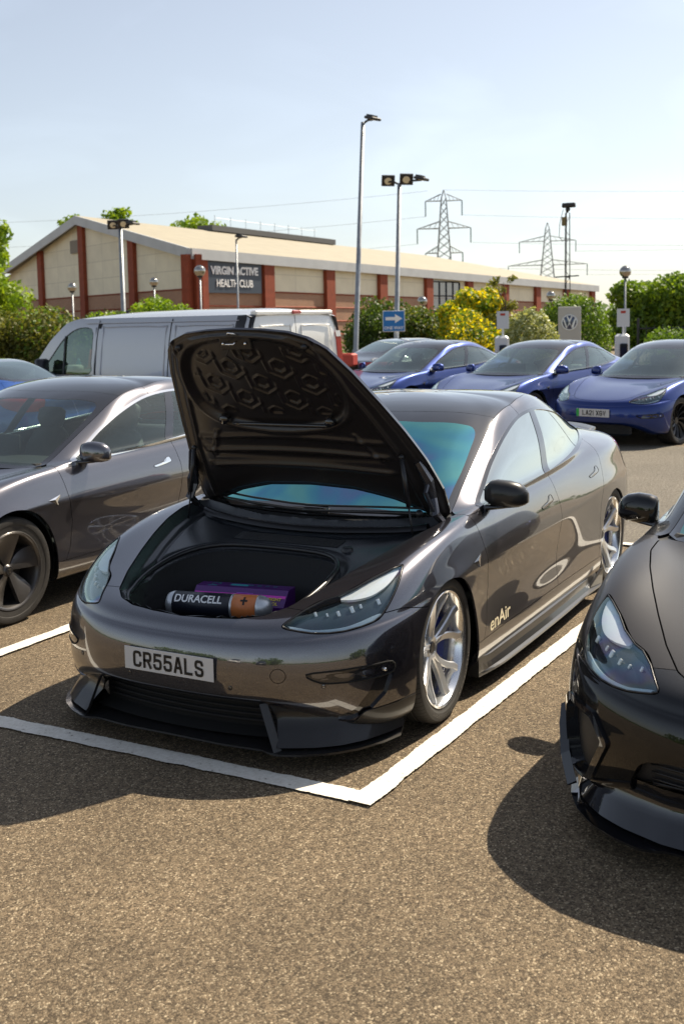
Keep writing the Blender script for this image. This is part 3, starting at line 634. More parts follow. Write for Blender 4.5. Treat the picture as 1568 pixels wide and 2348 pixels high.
def mirror_part(parent,side,mat,style='std'):
    """wing mirror built on the +y side then mirrored"""
    sg=side
    def fx(V): return [(x,y*sg,z) for x,y,z in V]
    def ff(F): return F if sg>0 else [f[::-1] for f in F]
    b=MB()
    if style=='horn': sec=[(-.11,.055,.040,.014),(-.085,.066,.060,.012),(-.05,.072,.070,.006),(.02,.074,.071,0),(.07,.068,.062,-.002),(.10,.052,.046,-.004),(.118,.026,.024,-.006)]
    else: sec=[(-.105,.03,.045,0),(-.095,.055,.062,0),(-.06,.066,.070,0),(.0,.070,.073,0),(.06,.065,.066,-.002),(.095,.05,.050,-.004),(.115,.026,.028,-.008)]
    n=20; V=[]
    for (yy,hx,hz,dz) in sec:
        for k in range(n):
            a=2*math.pi*k/n; cx,sz=math.cos(a),math.sin(a)
            px=abs(cx)**.7*np.sign(cx)*hx; pz=abs(sz)**.8*np.sign(sz)*hz*(1.05 if sz>0 else .95)
            if cx<0: px*=.42
            V.append((-1.65+px*.92-.24*yy*.88,.908+yy*.88,.912+(dz+pz)*(1.10 if sz>0 else .72)+.008*(1 if sz>0 else 0)))
    F=[(i*n+k,(i+1)*n+k,(i+1)*n+(k+1)%n,i*n+(k+1)%n) for i in range(len(sec)-1) for k in range(n)]+[tuple(range(n)),tuple((len(sec)-1)*n+k for k in range(n-1,-1,-1))]
    m=mk('wing_mirror',fx(V),ff(F),mat,parent)
    g=MB(); V=[]
    for (yy,hz) in ((-.095,.045),(-.06,.057),(.0,.060),(.06,.055),(.092,.040)):
        for s_ in(-1,1): V.append((-1.682-.20*yy,.908+yy*.88,.920+s_*hz*.86))
    mk('mirror_glass',fx(V),ff([(i*2,i*2+1,i*2+3,i*2+2) for i in range(4)]),'chrome',m,False)
    st=MB(); st.tube([(-1.54,.76,.868),(-1.59,.83,.868),(-1.62,.89,.872),(-1.645,.95,.880)],[.034,.024,.018,.010],10)
    V=[(x,y,.868+(z-.868)*.6) for x,y,z in st.V]; mk('mirror_stalk',fx(V),ff(st.F),'black_gloss' if style=='horn' else ('chrome' if style=='chrome' else 'black_gloss'),m)
    bl=MB(); bl.tube([(-1.605,.85,.872),(-1.62,.91,.874),(-1.645,.965,.880),(-1.665,.985,.888)],[.006,.008,.007,.004],8); mk('mirror_base',fx(bl.V),ff(bl.F),'black_satin' if style=='horn' else 'chrome',m)
    return m
def seat_mb(m,x,y,dz=0):
    def pad(pts,yw,th):
        V=[];n=len(pts)
        for i,(px,pz,w_,t) in enumerate(pts):
            for (sy,o) in ((-1,.0),(-.8,1),(0,.8),(.8,1),(1,0),(.8,-1),(-.8,-1)):
                V.append((x+px+o*t*.5*th[0],y+sy*w_,pz+dz+o*t*.5*th[1]))
        F=[(i*7+k,i*7+(k+1)%7,(i+1)*7+(k+1)%7,(i+1)*7+k) for i in range(n-1) for k in range(7)]+[tuple(range(7)),tuple((n-1)*7+k for k in range(6,-1,-1))]
        m.add(V,F)
    pad([(.30,.40,.23,.10),(.1,.40,.25,.14),(-.2,.38,.25,.14)],.25,(0,1))
    pad([(-.16,.40,.24,.12),(-.22,.6,.25,.13),(-.30,.85,.23,.11),(-.335,.96,.17,.09),(-.345,1.0,.10,.08)],.25,(1,.2))
    pad([(-.335,1.0,.10,.07),(-.34,1.06,.13,.09),(-.36,1.13,.13,.08),(-.365,1.155,.09,.05)],.25,(1,.2))
def interior(root,dz=0,seatmat='seat'):
    m=MB(); m.box((-2.55,0,.30+dz),(2.6,1.4,.06)); m.box((-1.45,0,.62+dz),(.12,1.36,.5)); m.box((-3.85,0,.62+dz),(.10,1.2,.6)); m.build('cabin_floor','dark_inside',root)
    m=MB(); m.box((-1.52,0,.82+dz),(.42,1.42,.12),bev=.04); m.box((-1.70,.0,.92+dz),(.02,.34,.2),bev=.01); m.build('dashboard','dark_inside',root)
    m=MB(); m.tube([(-1.93+.10*math.cos(a)*.35,-.37+.18*math.sin(a),.84+dz+.17*math.cos(a)) for a in np.linspace(0,2*math.pi,28,endpoint=False)],.014,8,closed=True); m.box((-1.9,-.37,.84+dz),(.05,.30,.05),bev=.01); m.build('steering_wheel','dark_inside',root,True)
    for x,y in ((-2.25,-.37),(-2.25,.37)): 
        m=MB(); seat_mb(m,x,y,dz-.02); m.build('seat',seatmat,root,True)
    m=MB(); seat_mb(m,-3.15,-.34,dz-.06); seat_mb(m,-3.15,.34,dz-.06); m.box((-3.36,0,.66+dz),(.14,.5,.55),bev=.03); m.build('rear_bench',seatmat,root,True)
def side_obj(s,name,mat,parent,rim=.012,dz=0):
    """left and right copies of a half-body piece as two parts"""
    out=[]
    for k in(1,-1):
        t=s if k>0 else s.mirror(); o=t.obj(name,mat,parent,rim,False)
        if o: out.append(o)
    return out
def tub(root,paintm):
    """wheel housings and underside"""
    for cx in(WCX,WCX2):
        for sg in(1,-1):
            V=[];n=25
            for i in range(n):
                a=-.25+(math.pi+.5)*i/(n-1)
                for y in(.905,.86,.5): 
                    rr=.348 if y>.9 else .372
                    V.append((cx+rr*math.cos(a),sg*(y-.03*(1 if y>.9 else 0)),max(.12,WCZ+rr*math.sin(a))))
            F=[(i*3+k,i*3+k+1,(i+1)*3+k+1,(i+1)*3+k) for i in range(n-1) for k in(0,1)]
            b=len(V); V.append((cx,sg*.5,WCZ)); F+=[(i*3+2,(i+1)*3+2,b) for i in range(n-1)]
            mk('wheel_arch_liner',V,F,'black_plastic',root,True)
    m=MB(); m.box((-2.3,0,.19),(2.05,1.62,.10)); m.box((-.55,0,.26),(.5,.95,.20)); m.box((-4.2,0,.30),(.6,1.1,.16)); m.box((-.87,0,.25),(.8,.7,.1)); m.box((-3.7,0,.25),(.8,.7,.1)); m.build('underbody','gap',root)
def headlamps(root,lensmat='lens',bright=True):
    h=PT['head']
    def reg(P): 
        P=cr(P,5) if len(P)>5 else P
        return lambda x,y,z:(lambda ab: sdf(P,ab[0],ab[1]))(hproj(x,y,z))
    DRL=[(-0.725, 0.657), (-0.806, 0.704), (-0.902, 0.758), (-0.981, 0.78), (-0.98, 0.766), (-0.931, 0.708), (-0.866, 0.667), (-0.803, 0.652), (-0.753, 0.65)]
    LED=[(-0.513, 0.542), (-0.566, 0.532), (-0.634, 0.522), (-0.759, 0.534), (-0.887, 0.582), (-0.905, 0.579), (-0.86, 0.547), (-0.746, 0.509), (-0.633, 0.501), (-0.546, 0.516)]
    for sg in(1,-1):
        mm=(lambda s:s) if sg>0 else (lambda s:s.mirror())
        base=h.clip(f_head(*h.V.T)-.004).offset(-.030)
        hb=mm(base).join(mm(h).rim(.034,False)) if False else mm(base)
        o=hb.obj('headlight','lamp_dark',root,0)
        # side walls of the pod
        w_=S(h.V,h.N,h.F).rim(.032,False); nb=len(h.F); w_=S(w_.V,w_.N,w_.F[nb:]).compact(); mm(w_).obj('lamp_bowl','black_gloss',o,0)
        a=h.clip(reg(DRL)(*h.V.T)); a=a.offset(-.012); mm(a).obj('lamp_reflector','white_lamp',o,.012,False)
        a=h.clip(reg(LED)(*h.V.T)); a=a.offset(-.010); mm(a).obj('light_strip','lamp_led',o,.008,False)
        m=MB()
        for (aa,bb,r) in ((-0.632, 0.604, 0.016), (-0.675, 0.596, 0.012), (-0.719, 0.599, 0.018), (-0.773, 0.614, 0.022), (-0.817, 0.632, 0.015), (-0.896, 0.644, 0.02)):
            i=np.argmin((hproj(*h.V.T)[0]-aa)**2+(hproj(*h.V.T)[1]-bb)**2); p=h.V[i]-h.N[i]*.026
            M=frame(Vector(p),HE1,HE2,HD) 
            m.add(*(lambda q:(q.V,q.F))(MB().box((0,0,0),(r*.75,r*1.35,.012),bev=.003)),M=M@Matrix.Rotation(-.35,4,'Z'))
        V=[(x,y*sg,z) for x,y,z in m.V]; mk('projector',V,m.F if sg>0 else [f[::-1] for f in m.F],'rim_silver',o,False)
        mm(h.offset(-.001)).obj('lens',lensmat,o,0)
        bd=MB(); P=[]
        for q in HL2[::3]:
            i=np.argmin((hproj(*h.V.T)[0]-q[0])**2+(hproj(*h.V.T)[1]-q[1])**2); P.append(tuple(h.V[i]*[1,sg,1]))
        bd.tube(P,.0035,6,closed=True); bd.build('lamp_seal','black_satin',o,True)
def door_set(root,paintm,glassm,handlem,mirm,mstyle,trimm):
    for sg in(1,-1):
        mm=(lambda s:s) if sg>0 else (lambda s:s.mirror())
        fd=mm(PT['front_door']).obj('front_door',paintm,root,.014,False); rd=mm(PT['rear_door']).obj('rear_door',paintm,root,.014,False)
        mm(PT['front_glass'].offset(-.004)).obj('window',glassm,fd,.004,False); mm(PT['corner_glass'].offset(-.004)).obj('window',glassm,fd,.004,False)
        mm(PT['rear_glass'].offset(-.004)).obj('window',glassm,rd,.004,False); mm(PT['quarter_glass'].offset(-.004)).obj('window',glassm,rd,.004,False)
        mm(PT['bpillar'].offset(-.002)).obj('door_pillar','black_gloss',fd,.004,False)
        for (x,z,d_) in ((-2.40,.770,fd),(-3.345,.822,rd)):
            # flush handle: an L-shaped plate following the door skin
            sh=[(-.085,-.012),(.060,-.012),(.085,-.004),(.085,.006),(-.030,.010),(-.045,.030),(-.062,.034),(-.082,.030),(-.092,.010)]
            P=[]
            for hx,hz in cr(sh,3): P.append((x+hx*1.1,.9,z+hz+.13*(-hx)))
            g=[onsurf(p,.0015) for p in P]; c=onsurf((x,.9,z),.003)
            V=[tuple(q) for q,n in g]+[tuple(c[0])]; n=len(P); V=[(a,b*sg,c_) for a,b,c_ in V]
            F=[(i,(i+1)%n,n) for i in range(n)]
            mk('handle',V,F if sg<0 else [f[::-1] for f in F],handlem if handlem else paintm,d_,False)
            t=MB(); t.tube([(a,b*sg,c_) for a,b,c_ in [tuple(q) for q,_ in g]],.0018,5,closed=True); t.build('handle_gap','gap',d_,True)
        mirror_part(fd,sg,mirm,mstyle)
def base_car(root,paintm,glassm='glass_blue_car',topglass='glass_blue_car',trimm='black_gloss',handlem=None,mirm=None,mstyle='std',hood=True,seats='seat',bumperm=None,bump='bumper',hoodm=None,fenderm=None):
    body=both(PT['quarter']).join(both(PT['pillars'])); b=body.obj('body',paintm,root,.014,False)
    for s in side_obj(PT['fender'],'front_wing',fenderm or paintm,root): pass
    bs=weld(PT[bump])
    if bump=='bumper_main':
        tc_,bs=bs.split(lambda x,y,z:.030-np.hypot(y-.50,z-.395),.0013); tc_.obj('towing_cover',paintm,root,.008,False)
    bs.obj('front_bumper',bumperm or paintm,root,.014,True)
    side_obj(PT['sill'],'sill',paintm,root,.01)
    weld(PT['trunk']).obj('boot_lid',paintm,root); side_obj(PT['tail'],'tail_light','red_lamp',root)
    weld(PT['cowl'].offset(-.012)).obj('windscreen_cowl','black_plastic',root)
    if hood:
        hh=weld(PT['hood']).obj('bonnet',hoodm or paintm,root)
    side_obj(PT['trim'].offset(.0015),'window_trim',trimm,root,.006)
    # glass canopy: windscreen in front of the header line, roof behind it
    g=PT['glass_top']; hdr=lambda x,y,z:(x+2.055+.52*y*y)
    ws,rf=g.split(hdr,.0015)
    edge=lambda s: sdf(TOPG,s.V[:,0],s.V[:,1])
    # clear part of the windscreen inside its black printed border
    WS=cr([(-1.245,-.1),(-1.245,0),(-1.25,.2),(-1.262,.40),(-1.29,.56),(-1.335,.650),(-1.40,.668),(-1.571,.650),(-1.716,.636),(-1.90,.608),(-2.02,.588),(-2.065,.555),(-2.045,.49),(-1.975,.30),(-1.955,.15),(-1.95,0),(-1.95,-.1)],4)
    f=lambda x,y,z: sdf(WS,x,y)
    clear,bord=ws.split(f,0)
    w=weld(clear.offset(-.001)).obj('windscreen',topglass,root,0)
    weld(bord.offset(-.001)).obj('screen_border','black_gloss',w,.006)
    RG=cr([(-3.25,-.1),(-3.25,0),(-3.27,.25),(-3.35,.42),(-3.6,.44),(-3.85,.36),(-3.96,.2),(-3.98,0),(-3.98,-.1)],4)
    rgl,rf2=rf.split(lambda x,y,z:sdf(RG,x,y),0)
    weld(rf2.offset(-.001)).obj('roof','roof_glass_black',root,.006)
    weld(rgl.offset(-.001)).obj('rear_window',topglass,root,0)
    door_set(root,paintm,glassm,handlem,mirm or paintm,mstyle,trimm)
    tub(root,paintm); interior(root,0,seats)
    return b
pm('roof_glass_black',(.012,.013,.014),.06,coat=1)
def lower_grille(root,main=False):
    # dark recess under the bumper lip with slats
    V=[];n=21
    for i in range(n):
        y=-.50+i*.05; x=-.028-.30*(y**2)*.9
        V+= [(x-.006,y,.272),(x-.09,y,.262),(x-.10,y,.13),(x-.02,y,.115)]
    F=[(i*4+k,i*4+k+1,(i+1)*4+k+1,(i+1)*4+k) for i in range(n-1) for k in range(3)]
    mk('lower_grille',V,F,'gap' if main else 'black_plastic',root,False)
    m=MB()
    for z in (.235,.21,.185,.16): m.tube([(-.028-.27*(y*y)-.085,y,z) for y in np.linspace(-.46,.46,15)],.005,6)
    m.build('grille_slat','dark_inside' if main else 'black_satin',root,True)
def fog_slot(root,mat='black_gloss'):
    for sg in(1,-1):
        P=cr([(-.12,.60,.40),(-.2,.70,.41),(-.30,.78,.415),(-.39,.85,.415),(-.395,.85,.375),(-.33,.80,.365),(-.22,.72,.36),(-.15,.65,.365)],3)
        g=[onsurf(p,.001)[0] for p in P]; c=sum((v for v in g),Vector())/len(g); cc=onsurf(c,.0)[0]
        V=[(p.x,p.y*sg,p.z) for p in g]+[(q.x,q.y*sg,q.z) for q in [onsurf((p+c)/2,.001)[0] for p in g]]+[(cc.x,cc.y*sg,cc.z)]
        n=len(g); F=[(i,(i+1)%n,n+(i+1)%n,n+i) for i in range(n)]+[(n+i,n+(i+1)%n,2*n) for i in range(n)]
        o=mk('side_intake',V,F if sg>0 else [f[::-1] for f in F],mat,root,True)
        t=MB(); t.tube([(p.x,p.y*sg,p.z) for p in g],.004,6,closed=True); t.build('intake_edge','gap',o,True)
        d=MB(); p,_=onsurf((-.36,.82,.39),.004); d.ball((p.x,p.y*sg,p.z),.008,12,8); d.build('fog_lamp','chrome',o,True)
def wipers(root):
    for pts in ([(-1.20,.62,.885),(-1.19,.40,.880),(-1.175,.16,.872),(-1.165,-.02,.868)],[(-1.19,.10,.862),(-1.19,-.12,.868),(-1.21,-.36,.880),(-1.25,-.56,.892)]):
        m=MB(); m.tube(pts,[.012,.009,.008,.005],8); m.tube([(x-.03,y*1.02,z+.022) for x,y,z in pts],.006,6); m.ball(pts[0],.02); m.build('wiper','black_satin',root,True)
def splitter(root,mat='carbon',fins=True,valm='paint_grey'):
    # blade following the bumper outline in plan
    Y=np.linspace(-.86,.86,61); V=[]
    def xo(y): 
        a=abs(y); return np.interp(a,[0,.25,.45,.60,.70,.78,.84,.87],[.005,-.005,-.035,-.10,-.17,-.27,-.40,-.53])
    for y in Y:
        x=xo(y); a=abs(y); out=.0 if a<.43 else .045*min(1,(a-.43)/.08)
        z=.098-.012*min(1,a/.5)
        V+=[(x+out,y*1.01+.0,z),(x-.16,y*.93,z+.015),(x-.16,y*.93,z-.004),(x+out-.004,y*1.01,z-.010)]
    F=[(i*4+k,i*4+(k+1)%4,(i+1)*4+(k+1)%4,(i+1)*4+k) for i in range(60) for k in range(4)]+[(0,1,2,3),(240,243,242,241)]
    s=mk('front_splitter',V,F,mat,root,False)
    for sg in(1,-1):
        V=[]
        for y in np.linspace(.0 if not fins else .44,.86,20):
            x=xo(y); sl=.065*(1-(y-.44)/.42) if fins else 0; V+=[(x-.040,y*.99*sg,.275),(x-.070,(y*.97+sl*.3)*sg,.235),(x-.078,(y*.965+sl*.6)*sg,.190),(x-.045,(y*.98+sl*.8)*sg,.155),(x-.005,(y+sl)*sg,.104)]
        mk('lower_valance',V,[(i*5+k,i*5+k+1,(i+1)*5+k+1,(i+1)*5+k) if sg<0 else (i*5+k,(i+1)*5+k,(i+1)*5+k+1,i*5+k+1) for i in range(19) for k in range(4)],valm,root,True)
        if not fins: continue
        # upright fin from the bumper lip down to the blade, and the corner plate with its turned-up edge
        t=.006
        P=[(-.042,.422,.272),(-.022,.500,.080),(-.055,.520,.080),(-.075,.440,.272)]
        V=[(x,y*sg,z) for x,y,z in P]+[(x-.012,(y-.004)*sg,z) for x,y,z in P]
        mk('splitter_fin',V,[(0,1,2,3),(7,6,5,4),(0,4,5,1),(1,5,6,2),(2,6,7,3),(3,7,4,0)],mat,s,False)
        Yc=np.linspace(.52,.87,18); V=[]
        for y in Yc:
            x=xo(y)-.03; h=.16+.11*((y-.52)/.35)**2
            V+=[(x+.045,y*1.012*sg,.100),(x+.012,(y-.005)*sg,.13),(x-.008,(y-.01)*sg,h*.8+.02),(x-.012,(y-.012)*sg,h),(x-.06,(y-.05)*sg,h-.01)]
        F=[(i*5+k,i*5+k+1,(i+1)*5+k+1,(i+1)*5+k) for i in range(17) for k in range(4)]
        if False: mk('splitter_corner',V,F,mat,s,True)
def side_skirts(root,mat='carbon'):
    for sg in(1,-1):
        V=[];X=np.linspace(-1.26,-3.32,40)
        for x in X:
            u=(x+1.26)/(-3.32+1.26); fl=.03*math.sin(min(1,u*6)*math.pi/2)+.015*max(0,(u-.85)/.15)
            y0=.888+.012*math.sin(u*math.pi); zt=.175+.03*max(0,(.06-u)/.06)+.04*max(0,(u-.9)/.1)
            V+=[(x,(y0-.01)*sg,zt),(x,(y0+.008)*sg,zt-.012),(x,(y0+.012)*sg,zt-.045),(x,(y0+fl*.45+.012)*sg,.104),(x,(y0+fl+.012)*sg,.096),(x,(y0+fl+.012)*sg,.086),(x,(y0-.05)*sg,.085)]
        F=[(i*7+k,i*7+k+1,(i+1)*7+k+1,(i+1)*7+k) for i in range(39) for k in range(6)]+[tuple(range(7)),tuple(39*7+k for k in range(6,-1,-1))]
        o=mk('side_skirt',V,F,mat,root,False)
        # little upright fin ahead of the rear wheel
        P=[(-3.10,.915,.095),(-3.30,.945,.20),(-3.33,.95,.20),(-3.34,.94,.095)]
        V=[(x,y*sg,z) for x,y,z in P]+[(x,(y-.012)*sg,z) for x,y,z in P]
        mk('skirt_fin',V,[(0,1,2,3),(7,6,5,4),(0,4,5,1),(1,5,6,2),(2,6,7,3),(3,7,4,0)],mat,o,False)
def boot_spoiler(root,mat='carbon'):
    V=[];Y=np.linspace(-.56,.56,41)
    for y in Y:
        x=-4.50+.55*max(0,abs(y)-.30)**1.6; z=.995-.05*abs(y)**2; h=.024*(1-(abs(y)/.58)**6)+.003
        V+=[(x+.10,y,z-.012),(x+.02,y,z+.004+h*.35),(x-.10,y,z+h+.008),(x-.115,y,z+h),(x-.09,y,z-.03)]
    F=[(i*5+k,(i+1)*5+k,(i+1)*5+(k+1)%5,i*5+(k+1)%5) for i in range(40) for k in range(5)]+[(0,1,2,3,4),(200,204,203,202,201)]
    mk('boot_spoiler',V,F,mat,root,True)
def indicator(root,x=-1.24,z=.668,m='chrome'):
    for sg in(1,-1):
        P=[(x+.060,.9,z+.0),(x-.062,.9,z+.028),(x-.028,.9,z-.036)]
        g=[onsurf(p,.002)[0] for p in P]; c,n=onsurf((x,.9,z),.006)
        V=[(p.x,p.y*sg,p.z) for p in g]+[(c.x,c.y*sg,c.z)]
        F=[(0,1,3),(1,2,3),(2,0,3)]
        mk('wing_camera',V,F if sg<0 else [f[::-1] for f in F],m,root,False)
def plate(root,txt,x,z,tilt,green=False,h=.099,w_=.464,par=None):
    m=MB(); M=frame(Vector((x,0,z)),Vector((0,1,0)),Vector((-math.sin(tilt),0,math.cos(tilt))),Vector((math.cos(tilt),0,math.sin(tilt))))
    m.box((0,0,0),(w_,h,.004),M,bev=.0015); o=m.build('number_plate','plate_white',root)
    off=0
    if green:
        g=MB(); g.box((-w_/2+.022,0,.0026),(.042,h-.004,.001),M); g.build('plate_band','plate_green',o); off=.022
    t=stroke_text(txt,.071,.0445,.0120,.0095,M=M@Matrix.Translation((off,0,.0033))); t.build('plate_lettering','plate_black',o)
    return o
# ---------------------------------------------------------------- bonnet underside and front boot as real relief
def relief(P,fz,step,name,mat,parent,inset=.004,post=None,flip=False,mask=None):
    P=np.array(P); P=np.concatenate([P[P[:,1]>=0],(P[P[:,1]>0]*[1,-1])[::-1]]) ; P=P[np.r_[True,np.linalg.norm(np.diff(P,axis=0),axis=1)>1e-6]]
    x0,x1=P[:,0].min()-step,P[:,0].max()+step; y0,y1=P[:,1].min()-step,P[:,1].max()+step
    xs=np.arange(x0,x1+step,step); ys=np.arange(y0,y1+step,step); XX,YY=np.meshgrid(xs,ys,indexing='ij')
    # surface height sampled coarsely then interpolated
    cs=.03; cx=np.arange(x0-cs,x1+2*cs,cs); cy=np.arange(0,y1+2*cs,cs); Z=np.zeros((len(cx),len(cy)))
    for i,a in enumerate(cx):
        last=.8
        for j,b in enumerate(cy):
            z=ztop(a,b); z=last if z is None or z<.45 else z; last=z; Z[i,j]=z
    fi=(XX-cx[0])/cs; fj=np.abs(YY)/cs; i=np.clip(fi.astype(int),0,len(cx)-2); j=np.clip(fj.astype(int),0,len(cy)-2); u=fi-i; v=fj-j
    ZZ=Z[i,j]*(1-u)*(1-v)+Z[i+1,j]*u*(1-v)+Z[i,j+1]*(1-u)*v+Z[i+1,j+1]*u*v
    SD=sdf(P,XX.ravel(),YY.ravel()).reshape(XX.shape)
    H=fz(XX,YY,SD,ZZ)
    V=np.stack([XX.ravel(),YY.ravel(),H.ravel()],1); c=len(ys)
    F=[(a*c+b,(a+1)*c+b,(a+1)*c+b+1,a*c+b+1) for a in range(len(xs)-1) for b in range(c-1)]
    s=S(V,np.tile([0,0,1.],(len(V),1)),F); s=s.clip(SD.ravel()-inset)
    if mask is not None: s=s.clip(mask(s.V[:,0],s.V[:,1]))
    if flip: s=S(s.V,s.N,[f[::-1] for f in s.F])
    V=s.V if post is None else post(s.V)
    return mk(name,V,s.F,mat,parent,True)
def smooth(a,b,x): t=np.clip((x-a)/(b-a),0,1); return t*t*(3-2*t)
HOOD_ANG=R(63); HX,HZ=-1.25,.875; HSH=(-.085,.035)
def hood_open(V):
    V=np.asarray(V,float).copy(); x=V[:,0]-HX; z=V[:,2]-HZ; c,s=math.cos(HOOD_ANG),math.sin(HOOD_ANG)
    V[:,0]=HX+HSH[0]+x*c-z*s; V[:,2]=HZ+HSH[1]+x*s+z*c; return V
OVAL=cr([(-.145,0),(-.16,.16),(-.205,.29),(-.31,.385),(-.46,.43),(-.60,.41),(-.69,.30),(-.725,.12),(-.73,0),(-.725,-.12),(-.69,-.30),(-.60,-.41),(-.46,-.43),(-.31,-.385),(-.205,-.29),(-.16,-.16)],5)
def hood_under(X,Y,SD,Z):
    h=np.full(X.shape,.016)
    h+=.014*smooth(.02,.035,SD)                               # inner skin stands off the outer one
    O=sdf(OVAL,X.ravel(),Y.ravel()).reshape(X.shape)
    h+=.010*smooth(-.035,-.020,O)*(1-smooth(-.008,.006,O))    # bead round the oval
    h-=.022*smooth(.0,.03,O)
    # honeycomb: small raised hexagons and partial outer walls
    def hexd(x,y): x=abs(x);y=abs(y); return np.maximum(y*.5+x*.866,y)
    inside=smooth(.045,.06,O)*(X>-.64)
    
    best=np.full(X.shape,9.); ex=np.zeros(X.shape); ey=np.zeros(X.shape)
    for a in range(7):
        for b in range(-3,4):
            cx=-.235-a*.100; cy=b*.27+(a%2)*.135
            d=hexd(X-cx,Y-cy); m=d<best; best=np.where(m,d,best); ex=np.where(m,X-cx,ex); ey=np.where(m,Y-cy,ey)
    ridge=lambda d,r,w_: np.exp(-((d-r)/w_)**2)
    ms=smooth(.03,.0,ex+.35*ey)
    h+=inside*(.009*ridge(best,.036,.0045)+.009*ridge(best,.071,.0048)*ms)
    h-=inside*.006*(1-smooth(.030,.036,best))
    # cross ribs behind the oval, side channels
    for xr,a in ((-.775,.012),(-.865,.016),(-.965,.016)):
        w_=1-smooth(.50,.56,np.abs(Y)); xc=xr-.10*Y*Y; h+=a*np.exp(-((X-xc)/.016)**2)*w_
    h-=.012*np.exp(-((X+.915)/.02)**2)*(np.abs(Y)<.5)
    yl=np.interp(X,[-1.2,-.9,-.6,-.3],[.66,.62,.53,.42]); h+=.012*np.exp(-((np.abs(Y)-yl+.035)/.012)**2)*smooth(-.02,-.035,O)
    h+=.010*np.exp(-(((np.abs(Y)-.42)-(X+.80)*-.55)/.013)**2)*((X<-.74)&(X>-.93))
    return Z-h
TUB=cr([(-.118,0),(-.122,.18),(-.15,.31),(-.225,.395),(-.36,.445),(-.52,.46),(-.68,.44),(-.80,.37),(-.862,.24),(-.875,0),(-.862,-.24),(-.80,-.37),(-.68,-.44),(-.52,-.46),(-.36,-.445),(-.225,-.395),(-.15,-.31),(-.122,-.18)],5)
def frunk(X,Y,SD,Z):
    O=sdf(TUB,X.ravel(),Y.ravel()).reshape(X.shape)
    z=Z-.020*smooth(0,.012,SD)-.028*smooth(.012,.03,SD)*smooth(-.20,-.30,X)
    z-=.012*np.exp(-((SD-.075)/.008)**2)*(X<-.3)
    z-=.035*smooth(-.06,-.02,O)*smooth(-.2,-.5,X)
    z+=.012*np.exp(-((O+.012)/.006)**2)                       # rubber seal
    lip=Z-.055
    zin=np.where(O>0,1,0)
    depth=.05*smooth(0,.014,O)+.06*smooth(.016,.05,O)+.22*smooth(.05,.10,O)
    z=z-depth*zin
    z=np.where(O>.10,np.maximum(z,.0)*0+np.minimum(z,.335),z)
    return z
